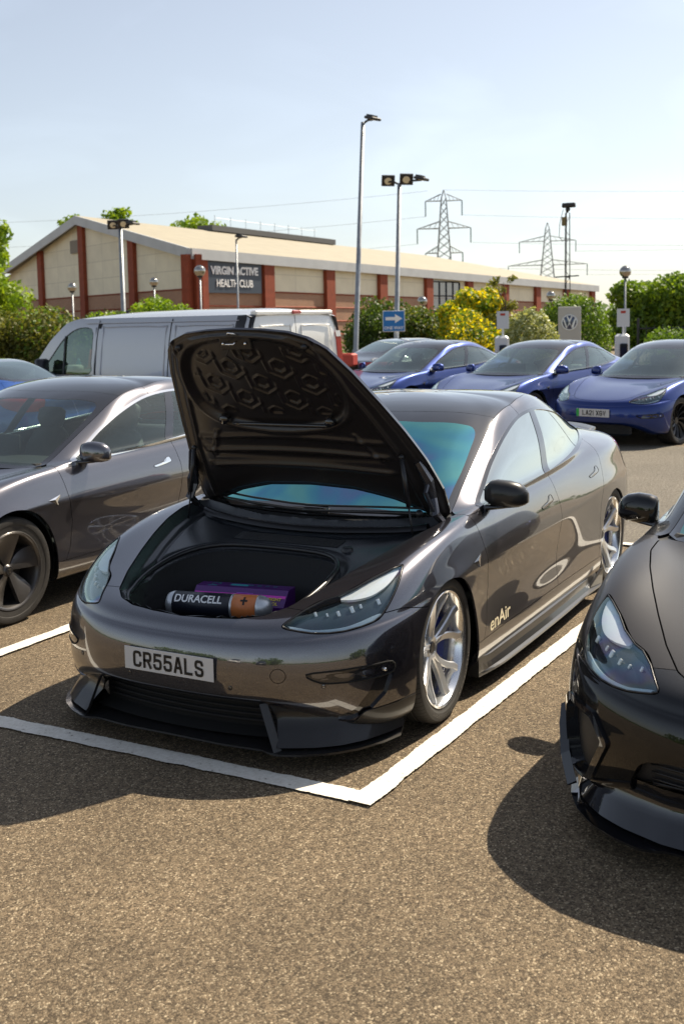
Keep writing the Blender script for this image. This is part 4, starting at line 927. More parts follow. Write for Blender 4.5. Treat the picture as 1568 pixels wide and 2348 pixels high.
# ---------------------------------------------------------------- main car
def build_main():
    root=empty('parked_car'); tag(root,'dark grey saloon in the marked bay with its bonnet wide open','car','cars parked in the front row')
    base_car(root,'paint_grey',glassm='glass_side',topglass='glass_film',trimm='black_gloss',mirm='carbon',mstyle='horn',hood=False,bump='bumper_main')
    side_obj(PT['carbon_corner'].offset(.004),'carbon_corner','carbon',root,.008); side_obj(PT['curtain'].offset(-.012),'air_curtain','black_gloss',root,0)
    headlamps(root); lower_grille(root,True); splitter(root,valm='carbon'); side_skirts(root); boot_spoiler(root); indicator(root,m='black_gloss'); wipers(root)
    fog_slot(root,'black_gloss')
    for sg in(1,-1):
        make_wheel('twin',root,(-.868,sg*.778,.335),sg,'caliper_blue',steer=R(2),text=sg>0); make_wheel('twin',root,(-3.742,sg*.780,.335),sg,'caliper_blue')
    for y in(-.55,-.22,.30,.70): disc_on((0 if abs(y)<.5 else -.1,y,.33 if abs(y)<.5 else .35),.0085,'parking_sensor','paint_grey',root,t=.0006,ringm='black_satin')
    plate(root,'CR55ALS',.004,.402,R(0))
    b=MB(); M=frame(Vector((-1.57,.8905,.312)),Vector((-1,0,.03)).normalized(),Vector((0,.10,1)).normalized(),Vector((0,1,-.1)).normalized())
    t=text_mb('enAir',.066,.0012,bold=.012,narrow=1.5); b.add([(x+y*.35,y,z) for x,y,z in t.V],t.F,M)
    V=[]
    for p in b.V: q,n=onsurf(p,.0015); V.append(tuple(q))
    mk('door_sticker',V,b.F,'cream',root,False)
    # opened bonnet
    hs=weld(PT['hood']); t=hs.rim(.016,True); h=mk('bonnet',hood_open(t.V),t.F,'paint_grey',root)
    relief(HOOD,hood_under,.0065,'bonnet_lining','paint_inner',h,.003,hood_open,flip=True)
    def onhood(x,y,d):
        z=ztop(x,y)-d; return tuple(hood_open([(x,y,z)])[0])
    m=MB(); fx=lambda b_: hood_open(b_)
    m.box((-.165,0,ztop(-.165,0)-.040),(.07,.17,.016),bev=.005); m.V=hood_open(m.V).tolist(); m.build('latch_plate','black_satin',h)
    m=MB(); m.tube([onhood(-.15,-.02,.05),onhood(-.15,-.02,.085),onhood(-.15,.02,.085),onhood(-.15,.02,.05)],.0045,6); m.tube([onhood(-.12,-.03,.035),onhood(-.10,0,.05),onhood(-.12,.03,.035)],.004,6)
    for y in(-.06,.06): m.ball(onhood(-.165,y,.055),.008,8,6)
    m.build('latch_striker','chrome',h,True)
    m=MB(); m.tube([onhood(-.18,-.03,.05),onhood(-.235,-.075,.06),onhood(-.30,-.05,.045),onhood(-.27,0,.05),onhood(-.19,.01,.055)],.004,6); m.build('latch_cable','black_satin',h,True)
    for sg in(-1,1):
        m=MB(); q=onhood(-.66,sg*.30,.035); m.tube([q,onhood(-.66,sg*.30,.065)],[.030,.020],14); m.build('rubber_stop','black_gloss',h,True)
        m=MB(); q=onhood(-.20,sg*.345,.02); m.tube([q,onhood(-.20,sg*.345,.05)],[.017,.014],12); m.build('rubber_stop','black_satin',h,True)
    m=MB(); m.tube([onhood(-.70-.0*abs(y),y,.030) for y in np.linspace(-.27,.27,15)],.010,8); m.V=[(x,y,z) for x,y,z in m.V]; m.build('seal_strip','black_gloss',h,True)
    for sg in(-1,1):
        a=Vector(onhood(-.88,sg*.60,.05)); b2=Vector((-1.05,sg*.655,.80)); mid=a+(b2-a)*.62
        m=MB(); m.tube([a,mid],.0115,12); m.tube([mid,b2],.0045,8); m.ball(tuple(a),.014,10,8); m.build('gas_strut','black_satin',root,True)
        # folded hinge arm
        m=MB(); P=[onhood(-.93,sg*.655,.03),onhood(-1.04,sg*.69,.05),onhood(-1.13,sg*.70,.075),(-1.16,sg*.72,.90),(-1.24,sg*.73,.84),(-1.28,sg*.72,.80)]
        m.tube(P,[.020,.026,.020,.024,.018,.02],6); m.tube([P[1],(P[1][0]+.04,P[1][1],P[1][2]-.05),P[3]],.012,6); m.build('bonnet_hinge','hinge_paint',root,False)
    # boot well under the bonnet
    fz=relief(HOOD,frunk,.0085,'boot_surround','tray_plastic',root,.002,mask=lambda x,y:-sdf(TUB,x,y)-.004); relief(HOOD,frunk,.0085,'front_boot','boot_lining',root,.002,mask=lambda x,y:sdf(TUB,x,y)+.004)
    m=MB(); m.tube([(x,y,ztop(x,y)-(.045 if x<-.3 else .035)) for x,y in TUB[::2]],.013,8,closed=True); m.build('boot_seal','black_satin',root,True)
    m=MB()
    for k in range(7):
        x=-.955-.0125*k; m.tube([(x,y,ztop(x,y)-.046) for y in np.linspace(-.30,.30,13)],.0032,6)
    m.build('cowl_vent','black_satin',root,True)
    m=MB(); zz=ztop(-.93,.37)-.05; m.lathe([(0,.018),(.022,.018),(.026,.012),(.030,0),(.032,-.01)],n=24,axis='z',M=TM((-.93,.365,zz))); m.build('washer_cap','black_satin',root,True)
    m=MB(); V=[]
    for y in np.linspace(-.66,.66,30): 
        x=-1.06-.30*y*y; z=ztop(x,y); V+=[(x,y,z-.03),(x-.012,y,z-.006),(x-.03,y,z-.004),(x-.05,y,z-.03)]
    m.add(V,[(i*4+k,i*4+k+1,(i+1)*4+k+1,(i+1)*4+k) for i in range(29) for k in range(3)]); m.build('cowl_seal','black_satin',root,True)
    return root
pm('hinge_paint',(.05,.05,.06),.25,metal=.6,coat=.5)
pm('tray_plastic',(.020,.023,.028),.42,coat=.25,coatrough=.25,bump=(700,.2,.001)); pm('boot_lining',(.006,.006,.007),.75,bump=(600,.3,.001))
MAIN=build_main()
# things lying in the boot well
def battery():
    a=Vector((-.36,-.275,.548)); b=Vector((-.455,.165,.548)); ax=(b-a).normalized(); L=(b-a).length; up=Vector((0,0,1)); side=ax.cross(up)
    M=frame(a,side,up,ax) # local z along the axis
    M=frame(a,up,side,ax)
    o=MB(); r=.056
    o.lathe([(r,.045),(r+.001,.045),(r+.001,L*.72),(r,L*.72)],n=48,axis='z',M=M); body=o.build('toy_battery','dark_navy',None,True)
    tag(body,'giant novelty battery with copper end lying in the open front boot','prop battery')
    c=MB(); c.lathe([(r,L*.745),(r+.001,L*.745),(r+.001,L),(r,L)],n=48,axis='z',M=M); c.build('copper_band','copper',body,True)
    c=MB(); c.lathe([(r,L*.72),(r+.0015,L*.722),(r+.0015,L*.743),(r,L*.745)],n=48,axis='z',M=M); c.build('silver_ring','silver_paint',body,True); c=MB(); c.lathe([(0,.0),(.03,.002),(.048,.012),(r,.03),(r+.0015,.045)],n=48,axis='z',M=M); c.build('silver_base','silver_paint',body,True); c=MB()
    c.lathe([(r,L),(r+.0015,L),(r+.0005,L+.010),(.053,L+.024),(.046,L+.038),(.036,L+.049),(.022,L+.057),(0,L+.061)],n=48,axis='z',M=M); c.build('silver_end','silver_paint',body,True)
    def wrap(mb,z0,phi0,name,mat,rot=0):
        import bmesh
        bm=bmesh.new(); vs=[bm.verts.new(v) for v in mb.V]
        for f in mb.F:
            try: bm.faces.new([vs[i] for i in f])
            except Exception: pass
        for yy in np.arange(-.024,.0241,.003): bmesh.ops.bisect_plane(bm,geom=bm.verts[:]+bm.edges[:]+bm.faces[:],plane_co=(0,yy,0),plane_no=(0,1,0))
        bm.verts.index_update(); mb.V=[tuple(v.co) for v in bm.verts]; mb.F=[tuple(v.index for v in f.verts) for f in bm.faces]; bm.free()
        V=[]
        for x,y,z in mb.V:
            ph=phi0+y/r; q=r+.0022+z; V.append(tuple(M@Vector((q*math.cos(ph),q*math.sin(ph)*1.0,z0+x))))
        mk(name,V,mb.F,mat,body,False)
    t=text_mb('DURACELL',.038,.0005,bold=.02,narrow=.92); 
    # phi grows away from up towards +side; camera side is -side
    sgn=1 if side.x<0 else -1
    t.V=[(x,y*sgn,z) for x,y,z in t.V]; wrap(t,L*.385,-sgn*R(48),'lettering','letter_white')
    p=MB(); p.box((0,0,0),(.034,.009,.0006)); p.box((0,0,0),(.009,.040,.0007)); wrap(p,L*.875,-sgn*R(46),'plus_mark','plate_black')
battery()
def box_item():
    # purple kit box: front boot, behind the battery
    c=Vector((-.60,-.02,.545)); ex=Vector((-.17,.985,0)).normalized(); n=ex.cross(Vector((0,0,1))); M=frame(c,ex,Vector((0,0,1)).cross(ex),Vector((0,0,1)))
    # local x right, y backwards, z up ; sloping front face
    w_,d=.235,.085; P=[(-.005,.045),(d*.9,.045),(d*.9,-.07),(-.075,-.07),(-.075,-.02)]
    m=MB(); V=[(-w_,y,z) for y,z in P]+[(w_,y,z) for y,z in P]; k=5
    m.add(V,[tuple(range(k)),tuple(range(2*k-1,k-1,-1))]+[(i,i+k,(i+1)%k+k,(i+1)%k) for i in range(k)],M); o=m.build('kit_box','box_purple')
    tag(o,'purple printed box saying ride height control, behind the novelty battery in the boot','box')
    # printed slope
    a=Vector((0,-.075,-.02)); b=Vector((0,-.005,.045)); u=(b-a).normalized(); nn=Vector((1,0,0)).cross(u); N=M@frame((a+b)/2+nn*.0012,Vector((1,0,0)),u,nn)
    L=(b-a).length
    q=MB(); q.box((0,L*.08,0),(w_*1.96,L*.16,.0006),N); q.build('pink_stripe','box_pink',o)
    q=MB()
    for i in range(9): q.box((-w_*.95+i*w_*.12,-L*.25,.0002),(.0014,L*.46,.0006),N)
    for i in range(4): q.box((-w_*.45,-L*.45+i*L*.12,.0002),(w_,.0014,.0006),N)
    for i in range(5): q.box((w_*.10,L*.20-i*L*.11,.0008),(w_*.36,.003,.0006),N)
    q.build('grid_print','box_violet',o)
    t=MB(); a_=text_mb('RIDE HEIGHT',.017,.0006,bold=.02); t.add(a_.V,a_.F,N@Matrix.Translation((w_*.62,-L*.06,.0012))); a_=text_mb('CONTROL',.017,.0006,bold=.02); t.add(a_.V,a_.F,N@Matrix.Translation((w_*.62,-L*.31,.0012))); t.build('box_lettering','box_yellow',o)
    T=M@frame(Vector((0,.036,.0462)),Vector((1,0,0)),Vector((0,1,0)),Vector((0,0,1)))
    g=MB()
    for i,x in enumerate((.03,.07,.11,.15)): g.lathe([(.007,0),(.010,.0006),(.007,.0008)],n=16,axis='z',M=T@Matrix.Translation((x,.006,0)))
    g.lathe([(.020,0),(.023,.0006),(.020,.0008)],n=24,axis='z',M=T@Matrix.Translation((-.15,.004,0))); g.box((-.03,.004,0),(.09,.028,.0006),T); a_=text_mb('CHARGE',.008,.0006); g.add(a_.V,a_.F,T@Matrix.Translation((-.16,-.026,.0006))); g.build('dial_print','box_cyan',o)
pm('box_purple',(.085,.012,.16),.3,coat=.4); pm('box_pink',(.65,.03,.50),.3,coat=.4); pm('box_violet',(.35,.10,.60),.35); pm('box_yellow',(.75,.62,.06),.4); pm('box_cyan',(.05,.35,.40),.4)
box_item()
# ---------------------------------------------------------------- ground, road markings
def asphalt(name,c1,c2,c3,stain=.25):
    m,t,b=nmat(name); N=t.nodes; L=t.links
    tc=N.new('ShaderNodeTexCoord')
    v=N.new('ShaderNodeTexVoronoi'); v.inputs['Scale'].default_value=165; L.new(tc.outputs['Object'],v.inputs['Vector'])
    sp=N.new('ShaderNodeSeparateColor'); L.new(v.outputs['Color'],sp.inputs[0])
    cr_=N.new('ShaderNodeValToRGB'); e=cr_.color_ramp.elements; e[0].position=0; e[0].color=(*c1,1); e[1].position=.45; e[1].color=(*c2,1); x=e.new(.82); x.color=(*[k*1.25 for k in c2],1); x=e.new(1.0); x.color=(*c3,1)
    L.new(sp.outputs[0],cr_.inputs[0])
    n=N.new('ShaderNodeTexNoise'); n.inputs['Scale'].default_value=1.1; n.inputs['Detail'].default_value=8; n.inputs['Roughness'].default_value=.65; L.new(tc.outputs['Object'],n.inputs['Vector'])
    r=N.new('ShaderNodeMapRange'); r.inputs[1].default_value=.3; r.inputs[2].default_value=.7; r.inputs[3].default_value=1-stain; r.inputs[4].default_value=1+stain; L.new(n.outputs[0],r.inputs[0])
    n2=N.new('ShaderNodeTexNoise'); n2.inputs['Scale'].default_value=38; n2.inputs['Detail'].default_value=5; L.new(tc.outputs['Object'],n2.inputs['Vector'])
    r2=N.new('ShaderNodeMapRange'); r2.inputs[1].default_value=.3; r2.inputs[2].default_value=.7; r2.inputs[3].default_value=.72; r2.inputs[4].default_value=1.28; L.new(n2.outputs[0],r2.inputs[0])
    ml=N.new('ShaderNodeMath'); ml.operation='MULTIPLY'; L.new(r.outputs[0],ml.inputs[0]); L.new(r2.outputs[0],ml.inputs[1])
    # dark pits between the stones
    v2=N.new('ShaderNodeTexVoronoi'); v2.feature='DISTANCE_TO_EDGE'; v2.inputs['Scale'].default_value=165; L.new(tc.outputs['Object'],v2.inputs['Vector'])
    r3=N.new('ShaderNodeMapRange'); r3.inputs[1].default_value=0; r3.inputs[2].default_value=.12; r3.inputs[3].default_value=.55; r3.inputs[4].default_value=1; L.new(v2.outputs[0],r3.inputs[0])
    m2=N.new('ShaderNodeMath'); m2.operation='MULTIPLY'; L.new(ml.outputs[0],m2.inputs[0]); L.new(r3.outputs[0],m2.inputs[1])
    sc=N.new('ShaderNodeVectorMath'); sc.operation='SCALE'; L.new(cr_.outputs[0],sc.inputs[0]); L.new(m2.outputs[0],sc.inputs['Scale']); L.new(sc.outputs[0],b.inputs['Base Color'])
    b.inputs['Roughness'].default_value=.82; b.inputs['Specular IOR Level'].default_value=.35
    ad=N.new('ShaderNodeMath'); ad.operation='MULTIPLY_ADD'; ad.inputs[1].default_value=.8; L.new(r3.outputs[0],ad.inputs[0]); L.new(sp.outputs[1],ad.inputs[2])
    bp=N.new('ShaderNodeBump'); bp.inputs['Strength'].default_value=.9; bp.inputs['Distance'].default_value=.004; L.new(ad.outputs[0],bp.inputs['Height']); L.new(bp.outputs[0],b.inputs['Normal'])
    return m
asphalt('asphalt',(.068,.048,.028),(.185,.137,.084),(.44,.355,.235))
asphalt('asphalt_road',(.075,.064,.05),(.17,.15,.118),(.33,.30,.24),.15)
def road_paint(name):
    m,t,b=nmat(name); N=t.nodes; L=t.links; tc=N.new('ShaderNodeTexCoord')
    n=N.new('ShaderNodeTexNoise'); n.inputs['Scale'].default_value=45; n.inputs['Detail'].default_value=8; n.inputs['Roughness'].default_value=.7; L.new(tc.outputs['Object'],n.inputs['Vector'])
    c=N.new('ShaderNodeValToRGB'); e=c.color_ramp.elements; e[0].position=.33; e[0].color=(.12,.10,.08,1); e[1].position=.37; e[1].color=(.62,.58,.50,1); k=e.new(.7); k.color=(.80,.77,.70,1)
    L.new(n.outputs[0],c.inputs[0]); L.new(c.outputs[0],b.inputs['Base Color']); b.inputs['Roughness'].default_value=.7
    v=N.new('ShaderNodeTexVoronoi'); v.inputs['Scale'].default_value=165; L.new(tc.outputs['Object'],v.inputs['Vector'])
    bp=N.new('ShaderNodeBump'); bp.inputs['Strength'].default_value=.5; bp.inputs['Distance'].default_value=.003; L.new(v.outputs[0],bp.inputs['Height']); L.new(bp.outputs[0],b.inputs['Normal'])
road_paint('road_paint')
g=mk('ground',[(-900,-900,0),(900,-900,0),(900,900,0),(-900,900,0)],[(0,1,2,3)],'asphalt',smooth=False); tag(g,kind='structure')
g=mk('road',[(-11.9,-30,.004),(-5.08,-30,.004),(-5.08,30,.004),(-11.9,30,.004)],[(0,1,2,3)],'asphalt_road',smooth=False); tag(g,kind='structure')
def line(a,b,w_,z=.008):
    a=Vector((*a,0)); b=Vector((*b,0)); d=(b-a); L=d.length; d.normalize(); n=Vector((-d.y,d.x,0)); k=max(4,int(L/.012)); V=[]; r=np.random.default_rng(int(abs(a.x*100+a.y*37))+3)
    j1=r.normal(0,.0016,k+1)+np.interp(np.arange(k+1),np.arange(0,k+9,8),r.normal(0,.0028,len(np.arange(0,k+9,8)))); j2=r.normal(0,.0016,k+1)+np.interp(np.arange(k+1),np.arange(0,k+9,8),r.normal(0,.0028,len(np.arange(0,k+9,8))))
    for i in range(k+1):
        p=a+d*(L*i/k); q1=p+n*(w_/2+j1[i]); q2=p-n*(w_/2+j2[i]); V+=[(q1.x,q1.y,z),(q2.x,q2.y,z)]
    o=mk('road_marking',V,[(2*i,2*i+1,2*i+3,2*i+2) for i in range(k)],'road_paint',smooth=False); tag(o,kind='structure'); return o
line((.065,-6.6),(.03,.90),.105); line((.085,.945),(-5.0,1.14),.098,.012); line((-.035,-1.76),(-5.0,-1.76),.10,.012); line((-.035,-4.45),(-5.0,-4.45),.10,.012); line((-5.03,-7),(-5.03,7.0),.10,.016); line((-.1,3.85),(-5.0,3.85),.10,.012)
for i in range(9): line((-12.3,.4+2.62*(i-5)),(-17,.4+2.62*(i-5)),.10,.008)
line((-12.25,-.25),(-12.25,6),.10,.012)
# ---------------------------------------------------------------- other saloons
pm('card_blue',(.30,.45,.50),.5)
pm('bottle_teal',(.03,.28,.32),.2); pm('cone_orange',(.75,.10,.03),.5); pm('cloth_pale',(.55,.53,.46),.8)
def stock(name,paintm,label,glassm,top,handlem,trimm,style,seats='seat',mirm=None,ms='std'):
    root=empty(name); tag(root,label,'car')
    body=empty('lift',parent=root) if False else root
    base_car(root,paintm,glassm=glassm,topglass=top,trimm=trimm,handlem=handlem,mirm=mirm or paintm,mstyle=ms,seats=seats)
    headlamps(root); lower_grille(root); fog_slot(root); indicator(root,m='chrome' if trimm=='chrome' else 'black_gloss')
    for c in children(root):
        c.location.z+=.052
    for sg in(1,-1):
        make_wheel(style,root,(-.868,sg*.775,.335),sg); make_wheel(style,root,(-3.742,sg*.775,.335),sg)
    return root
LEFT=stock('parked_car','paint_grey_left','dusty grey saloon with chrome window trim parked left of the open-bonnet car','glass_clear','glass_clear','chrome','chrome','aero')
LEFT.location=(-.37,-3.03,0); LEFT['group']='cars parked in the front row'
# blower card behind the windscreen
BLUE=stock('parked_car','paint_blue','blue saloon with number plate LA21 XGV in the far row','glass_blue_car','glass_blue_car',None,'black_gloss','turbine')
BLUE['group']='blue cars in the far row'
ws=[c for c in children(BLUE) if c.name.startswith('bonnet')][0]
M=frame_at((-.20,0,.62),up=(-1,0,.3),d=.034); b_=tlogo(.075,.003); b_.add([],[]); b_.build('badge','chrome',BLUE).matrix_local=M
BL=[(-11.55,-1.42,R(-15),'blue saloon with number plate LA21 XGV in the far row',{}),(-12.1,-3.75,R(-15),'blue saloon with pale seats, middle of the three blue cars in the far row',{'seat':'seat_white'}),(-12.8,-6.2,R(-15),'blue saloon with a red box behind its windscreen, nearest the one way sign',{})]
for i,(x,y,rz,lb,sw) in enumerate(BL):
    o=BLUE if i==0 else copy_tree(BLUE,None,sw)
    o.location=(x,y,0); o.rotation_euler.z=rz; o['label']=lb
p_=plate(BLUE,'LA21 XGV',.006,.475,0,green=True,h=.111,w_=.52)
def extra(src,x,y,rz,label,sw,sc=1):
    o=copy_tree(src,None,sw); o.location=(x,y,0); o.rotation_euler.z=R(rz); o['label']=label
    if 'group' in o: del o['group']
    o['group']='cars parked further back'
    return o
extra(LEFT,-17.6,-8.0,150,'bronze grey car just behind the white tail of the van',{'paint_grey_left':'paint_bronze','chrome':'black_gloss'})
extra(BLUE,-21.5,-10.4,160,'black car roof showing behind the bronze grey car',{'paint_blue':'paint_darkcar'})
extra(BLUE,-20.3,-6.4,165,'dark car half hidden between the blue saloons',{'paint_blue':'paint_darkcar'})
extra(BLUE,-6.9,-10.9,-96,'bright blue car at the left edge behind the van nose',{'paint_blue':'paint_brightblue'})
# black car on the right
def build_black():
    root=empty('parked_car'); tag(root,'glossy black saloon with carbon bonnet at the right edge','car','cars parked in the front row')
    base_car(root,'paint_black',glassm='glass_side',topglass='glass_film2',trimm='black_gloss',mirm='paint_black',mstyle='std',hoodm='carbon_fine',fenderm='carbon_fine',bump='bumper_black')
    weld(PT['front_grille'].offset(-.03)).obj('front_grille','black_plastic',root,0)
    m=MB()
    for k in range(9):
        z=.13+.028*k; m.tube([tuple(onsurf((-.0-.25*y*y,y,z),-.02)[0]) for y in np.linspace(-.5,.5,21)],.004,5)
    m.build('grille_slat','black_satin',root,True)
    headlamps(root); splitter(root,'black_gloss',False,'black_gloss'); side_skirts(root,'black_gloss')
    for sg in(1,-1):
        mm=(lambda q:q) if sg>0 else (lambda q:q.mirror())
        o=mm(PT['intake_frame'].offset(.012)).obj('side_intake','black_gloss',root,.05,False); mm(PT['intake'].offset(-.035)).obj('intake_mesh','black_plastic',o,0)
        # side canard
        V=[]
        for (x,y,z) in ((-.37,.83,.12),(-.40,.865,.22),(-.45,.885,.32),(-.52,.90,.37)): V+=[(x,y*sg,z),(x+.012,(y+.030)*sg,z-.015),(x+.008,(y+.031)*sg,z-.022),(x-.012,y*sg,z-.012)]
        mk('canard',V,[(i*4+k,i*4+(k+1)%4,(i+1)*4+(k+1)%4,(i+1)*4+k) for i in range(3) for k in range(4)]+[(0,1,2,3),(12,15,14,13)],'black_gloss',root,False)
        make_wheel('turbine',root,(-.868,sg*.78,.335),sg); make_wheel('turbine',root,(-3.742,sg*.78,.335),sg)
    # bonnet vent
    V=[]
    for y in np.linspace(-.34,.34,15):
        x=-.62-.35*abs(y); z=ztop(x,y); z2=ztop(x-.09,y); V+=[(x,y,z+.001),(x-.02,y,z+.016),(x-.09,y,z2+.002)]
    mk('bonnet_vent',V,[(i*3+k,i*3+k+1,(i+1)*3+k+1,(i+1)*3+k) for i in range(14) for k in range(2)],'black_gloss',root,False)
    lp=MB()
    for y in (-.08,.05,.2): lp.add(*(lambda q:(q.V,q.F))(MB().box((0,0,0),(.5,.004,.004))),M=TM((-.1,y,.2)))
    root.location=(.15,2.52,0); return root
glass('glass_film2',(.06,.10,.09),refl=.25,gcol=(.55,.95,.85),gain=.9)
build_black()
# cars behind the photographer, present only as reflections in the paint
for x,y,rz,sw,lb in ((14.5,-4.2,176,{'paint_blue':'paint_white'},'white saloon behind the photographer, mirrored in the bumper'),(14.2,.2,184,{'paint_blue':'paint_darkcar'},'dark saloon behind the photographer, mirrored in the bumper'),(3.0,13.5,-92,{'paint_blue':'paint_bronze'},'bronze saloon outside the frame, mirrored in the side windows'),(-3.2,13.8,-88,{},'blue saloon outside the frame, mirrored in the side windows')): extra(BLUE,x,y,rz,lb,sw)
# paper card seen through the left car's windscreen
m=MB(); M=frame(Vector((-1.95,-3.14,1.035)),Vector((.12,1,0)).normalized(),Vector((-.42,0,.9)).normalized(),Vector((.9,-.1,.42)).normalized()); m.box((0,0,0),(.30,.16,.002),M); o=m.build('information_card','card_blue'); tag(o,'pale blue information card behind the left grey car windscreen','card')
t=MB(); a=text_mb('SCHEDULE',.026,.0006,bold=.02); t.add(a.V,a.F,M@Matrix.Translation((.02,-.005,.0022))); a=text_mb('tesla.com',.020,.0006,bold=.01); t.add(a.V,a.F,M@Matrix.Translation((.05,-.045,.0022))); t.build('card_lettering','letter_white',o)
# ---------------------------------------------------------------- panel van
def build_van():
    root=empty('panel_van'); tag(root,'silver grey panel van with white rear doors behind the front row','van')
    # profile in local x (forward, rear at 0), z ; width via tumblehome
    prof=[(0.0,.35),(0.0,1.0),(0.02,1.6),(0.10,1.93),(.35,1.985),(1.5,2.0),(2.6,1.99),(3.15,1.955),(3.45,1.87),(3.75,1.63),(4.05,1.30),(4.22,1.12),(4.5,1.04),(4.72,.92),(4.83,.70),(4.85,.35)]
    def hw(z): return np.interp(z,[.3,.6,1.15,1.6,1.85,1.93,2.0],[.93,.955,.955,.90,.845,.80,.66])
    P=cr(prof,4,closed=False); V=[];F=[]
    # side skins: grid between sill and roofline
    xs=np.linspace(0,4.85,60)
    def roof(x): return np.interp(x,P[:,0],P[:,1]) if x>.001 else 1.6
    for sg in(1,-1):
        Vs=[]; zs=np.linspace(0,1,16)
        for x in xs:
            zr=np.interp(x,[0,.1,.35,1.5,2.6,3.15,3.45,3.75,4.05,4.22,4.5,4.72,4.85],[1.88,1.93,1.985,2.0,1.99,1.955,1.87,1.63,1.30,1.12,1.04,.92,.66])
            zr=min(zr,1.93) if x<3.3 else zr
            taper=1-.10*smooth(4.0,4.85,np.array(x))-.015*smooth(.25,0,np.array(x))
            for t in zs:
                z=.32+(zr-.32)*t; Vs.append((x,sg*float(hw(z)*taper),z))
        n=len(zs); s=S(Vs,np.tile([0,sg,0.],(len(Vs),1)),[(i*n+k,(i+1)*n+k,(i+1)*n+k+1,i*n+k+1) for i in range(59) for k in range(n-1)])
        if sg<0: s=S(s.V,s.N,[f[::-1] for f in s.F])
        X,Y,Z=s.V.T
        arch=np.minimum(np.hypot(X-.95,np.maximum(Z-.33,0))-.37,np.hypot(X-3.98,np.maximum(Z-.33,0))-.37); s=s.clip(arch)
        WN=cr([(2.88,1.12),(2.83,1.25),(2.83,1.72),(2.92,1.80),(3.2,1.79),(3.45,1.66),(3.72,1.38),(3.88,1.20),(3.90,1.12)],4)
        win=sdf(WN,s.V[:,0],s.V[:,2]); gl=s.clip(win-.012); rest=s.clip(-win)
        seal=s.clip(win); seal=seal.clip(.014-sdf(WN,seal.V[:,0],seal.V[:,2]))
        for nm,pc,mt in (('side_panel',rest,'paint_silver'),('window_seal',seal,'black_satin'),('side_window',gl.offset(-.006),'glass_van')):
            mk(nm,pc.V,pc.F,mt,root,True)
        # pressed panels and seams as raised beads on the skin
        def skin(x,z,d=.004): return (x,sg*(float(hw(z))+d),z)
        def bead(pts,r,mt,nm): m=MB(); m.tube([skin(*q) for q in pts],r,6,closed=nm=='panel_pressing',cap=False); m.build(nm,mt,root,True)
        def rr(x0,x1,z0,z1,c=.08): return cr([(x0+c,z0),(x1-c,z0),(x1,z0+c),(x1,z1-c),(x1-c,z1),(x0+c,z1),(x0,z1-c),(x0,z0+c)],3)
        bead(rr(1.40,2.62,.82,1.80),.010,'paint_silver','panel_pressing'); bead(rr(.24,1.22,.82,1.80),.010,'paint_silver','panel_pressing')
        for x in(1.31,2.74): bead([(x,z) for z in np.linspace(.4,1.90,20)],.0045,'gap','door_seam')
        bead([(2.76,z) for z in np.linspace(.4,1.25,8)]+[(2.78,1.8)],.004,'gap','door_seam')
        bead([(x,1.86) for x in np.linspace(.15,3.0,20)],.007,'paint_silver','drip_rail')
        bead([(3.42,z) for z in np.linspace(1.12,1.68,8)],.016,'black_satin','window_divider')
        bead([(x,.72) for x in np.linspace(.2,3.6,20)],.02,'black_plastic','side_moulding')
        m=MB(); m.tube([(.95,sg*.70,.33),(.95,sg*.92,.33)],.33,36); m.build('wheel','rubber',root,True).data.set_sharp_from_angle(angle=R(40)); m=MB(); m.tube([(3.98,sg*.70,.33),(3.98,sg*.92,.33)],.33,36); m.build('wheel','rubber',root,True).data.set_sharp_from_angle(angle=R(40))
        m=MB(); m.box((3.72,sg*1.10,1.20),(.10,.20,.30),bev=.05); m.tube([(3.72,sg*.95,1.12),(3.72,sg*1.03,1.15)],.03,8); o=m.build('wing_mirror','black_satin',root,True)
        # tail corner: black trim strip and tall lamp
        m=MB(); V=[]
        for z in np.linspace(.45,1.92,14): V+=[(.20,sg*(float(hw(z))+.003),z),(.06,sg*(float(hw(z))-.004),z),(-.012,sg*(float(hw(z))-.09),z)]
        mk('corner_trim',V,[(i*3+k,i*3+k+1,(i+1)*3+k+1,(i+1)*3+k) for i in range(13) for k in range(2)],'black_satin',root,True)
        V=[]
        for z in np.linspace(1.02,1.68,10): V+=[(.05,sg*(float(hw(z))+.004),z),(-.022,sg*(float(hw(z))-.02),z),(-.022,sg*(float(hw(z))-.115),z),(.0,sg*(float(hw(z))-.118),z)]
        o=mk('tail_light',V,[(i*4+k,i*4+k+1,(i+1)*4+k+1,(i+1)*4+k) for i in range(9) for k in range(3)]+[(0,1,2,3),(36,39,38,37)],'red_lamp',root,False)
        V=[]
        for z in (1.62,1.70): V+=[(.05,sg*(float(hw(z))+.007),z),(-.026,sg*(float(hw(z))-.02),z),(-.026,sg*(float(hw(z))-.117),z)]
        mk('reversing_lens',V,[(0,1,4,3),(1,2,5,4)],'white_lamp',o,False)
    # roof and front skins
    zr=np.array([float(np.interp(x,[0,.1,.35,1.5,2.6,3.15,3.45,3.75,4.05,4.22,4.5,4.72,4.85],[1.90,1.94,1.985,2.0,1.99,1.955,1.87,1.63,1.30,1.12,1.04,.92,.66])) for x in xs]); V=[]
    ys=np.linspace(-1,1,15)
    for x,z in zip(xs,zr):
        taper=1-.10*float(smooth(4.0,4.85,np.array(x)))-.015*float(smooth(.25,0,np.array(x)))
        ze=min(z,1.93) if x<3.3 else z; w_=float(hw(ze))*taper
        for y in ys: V.append((x+.12*(1-abs(y)**3)*(1 if x>3.3 else 0),y*w_,ze+(z-ze)*(1-abs(y)**2.5)+(.03*(1-y*y) if x<3.3 else 0)))
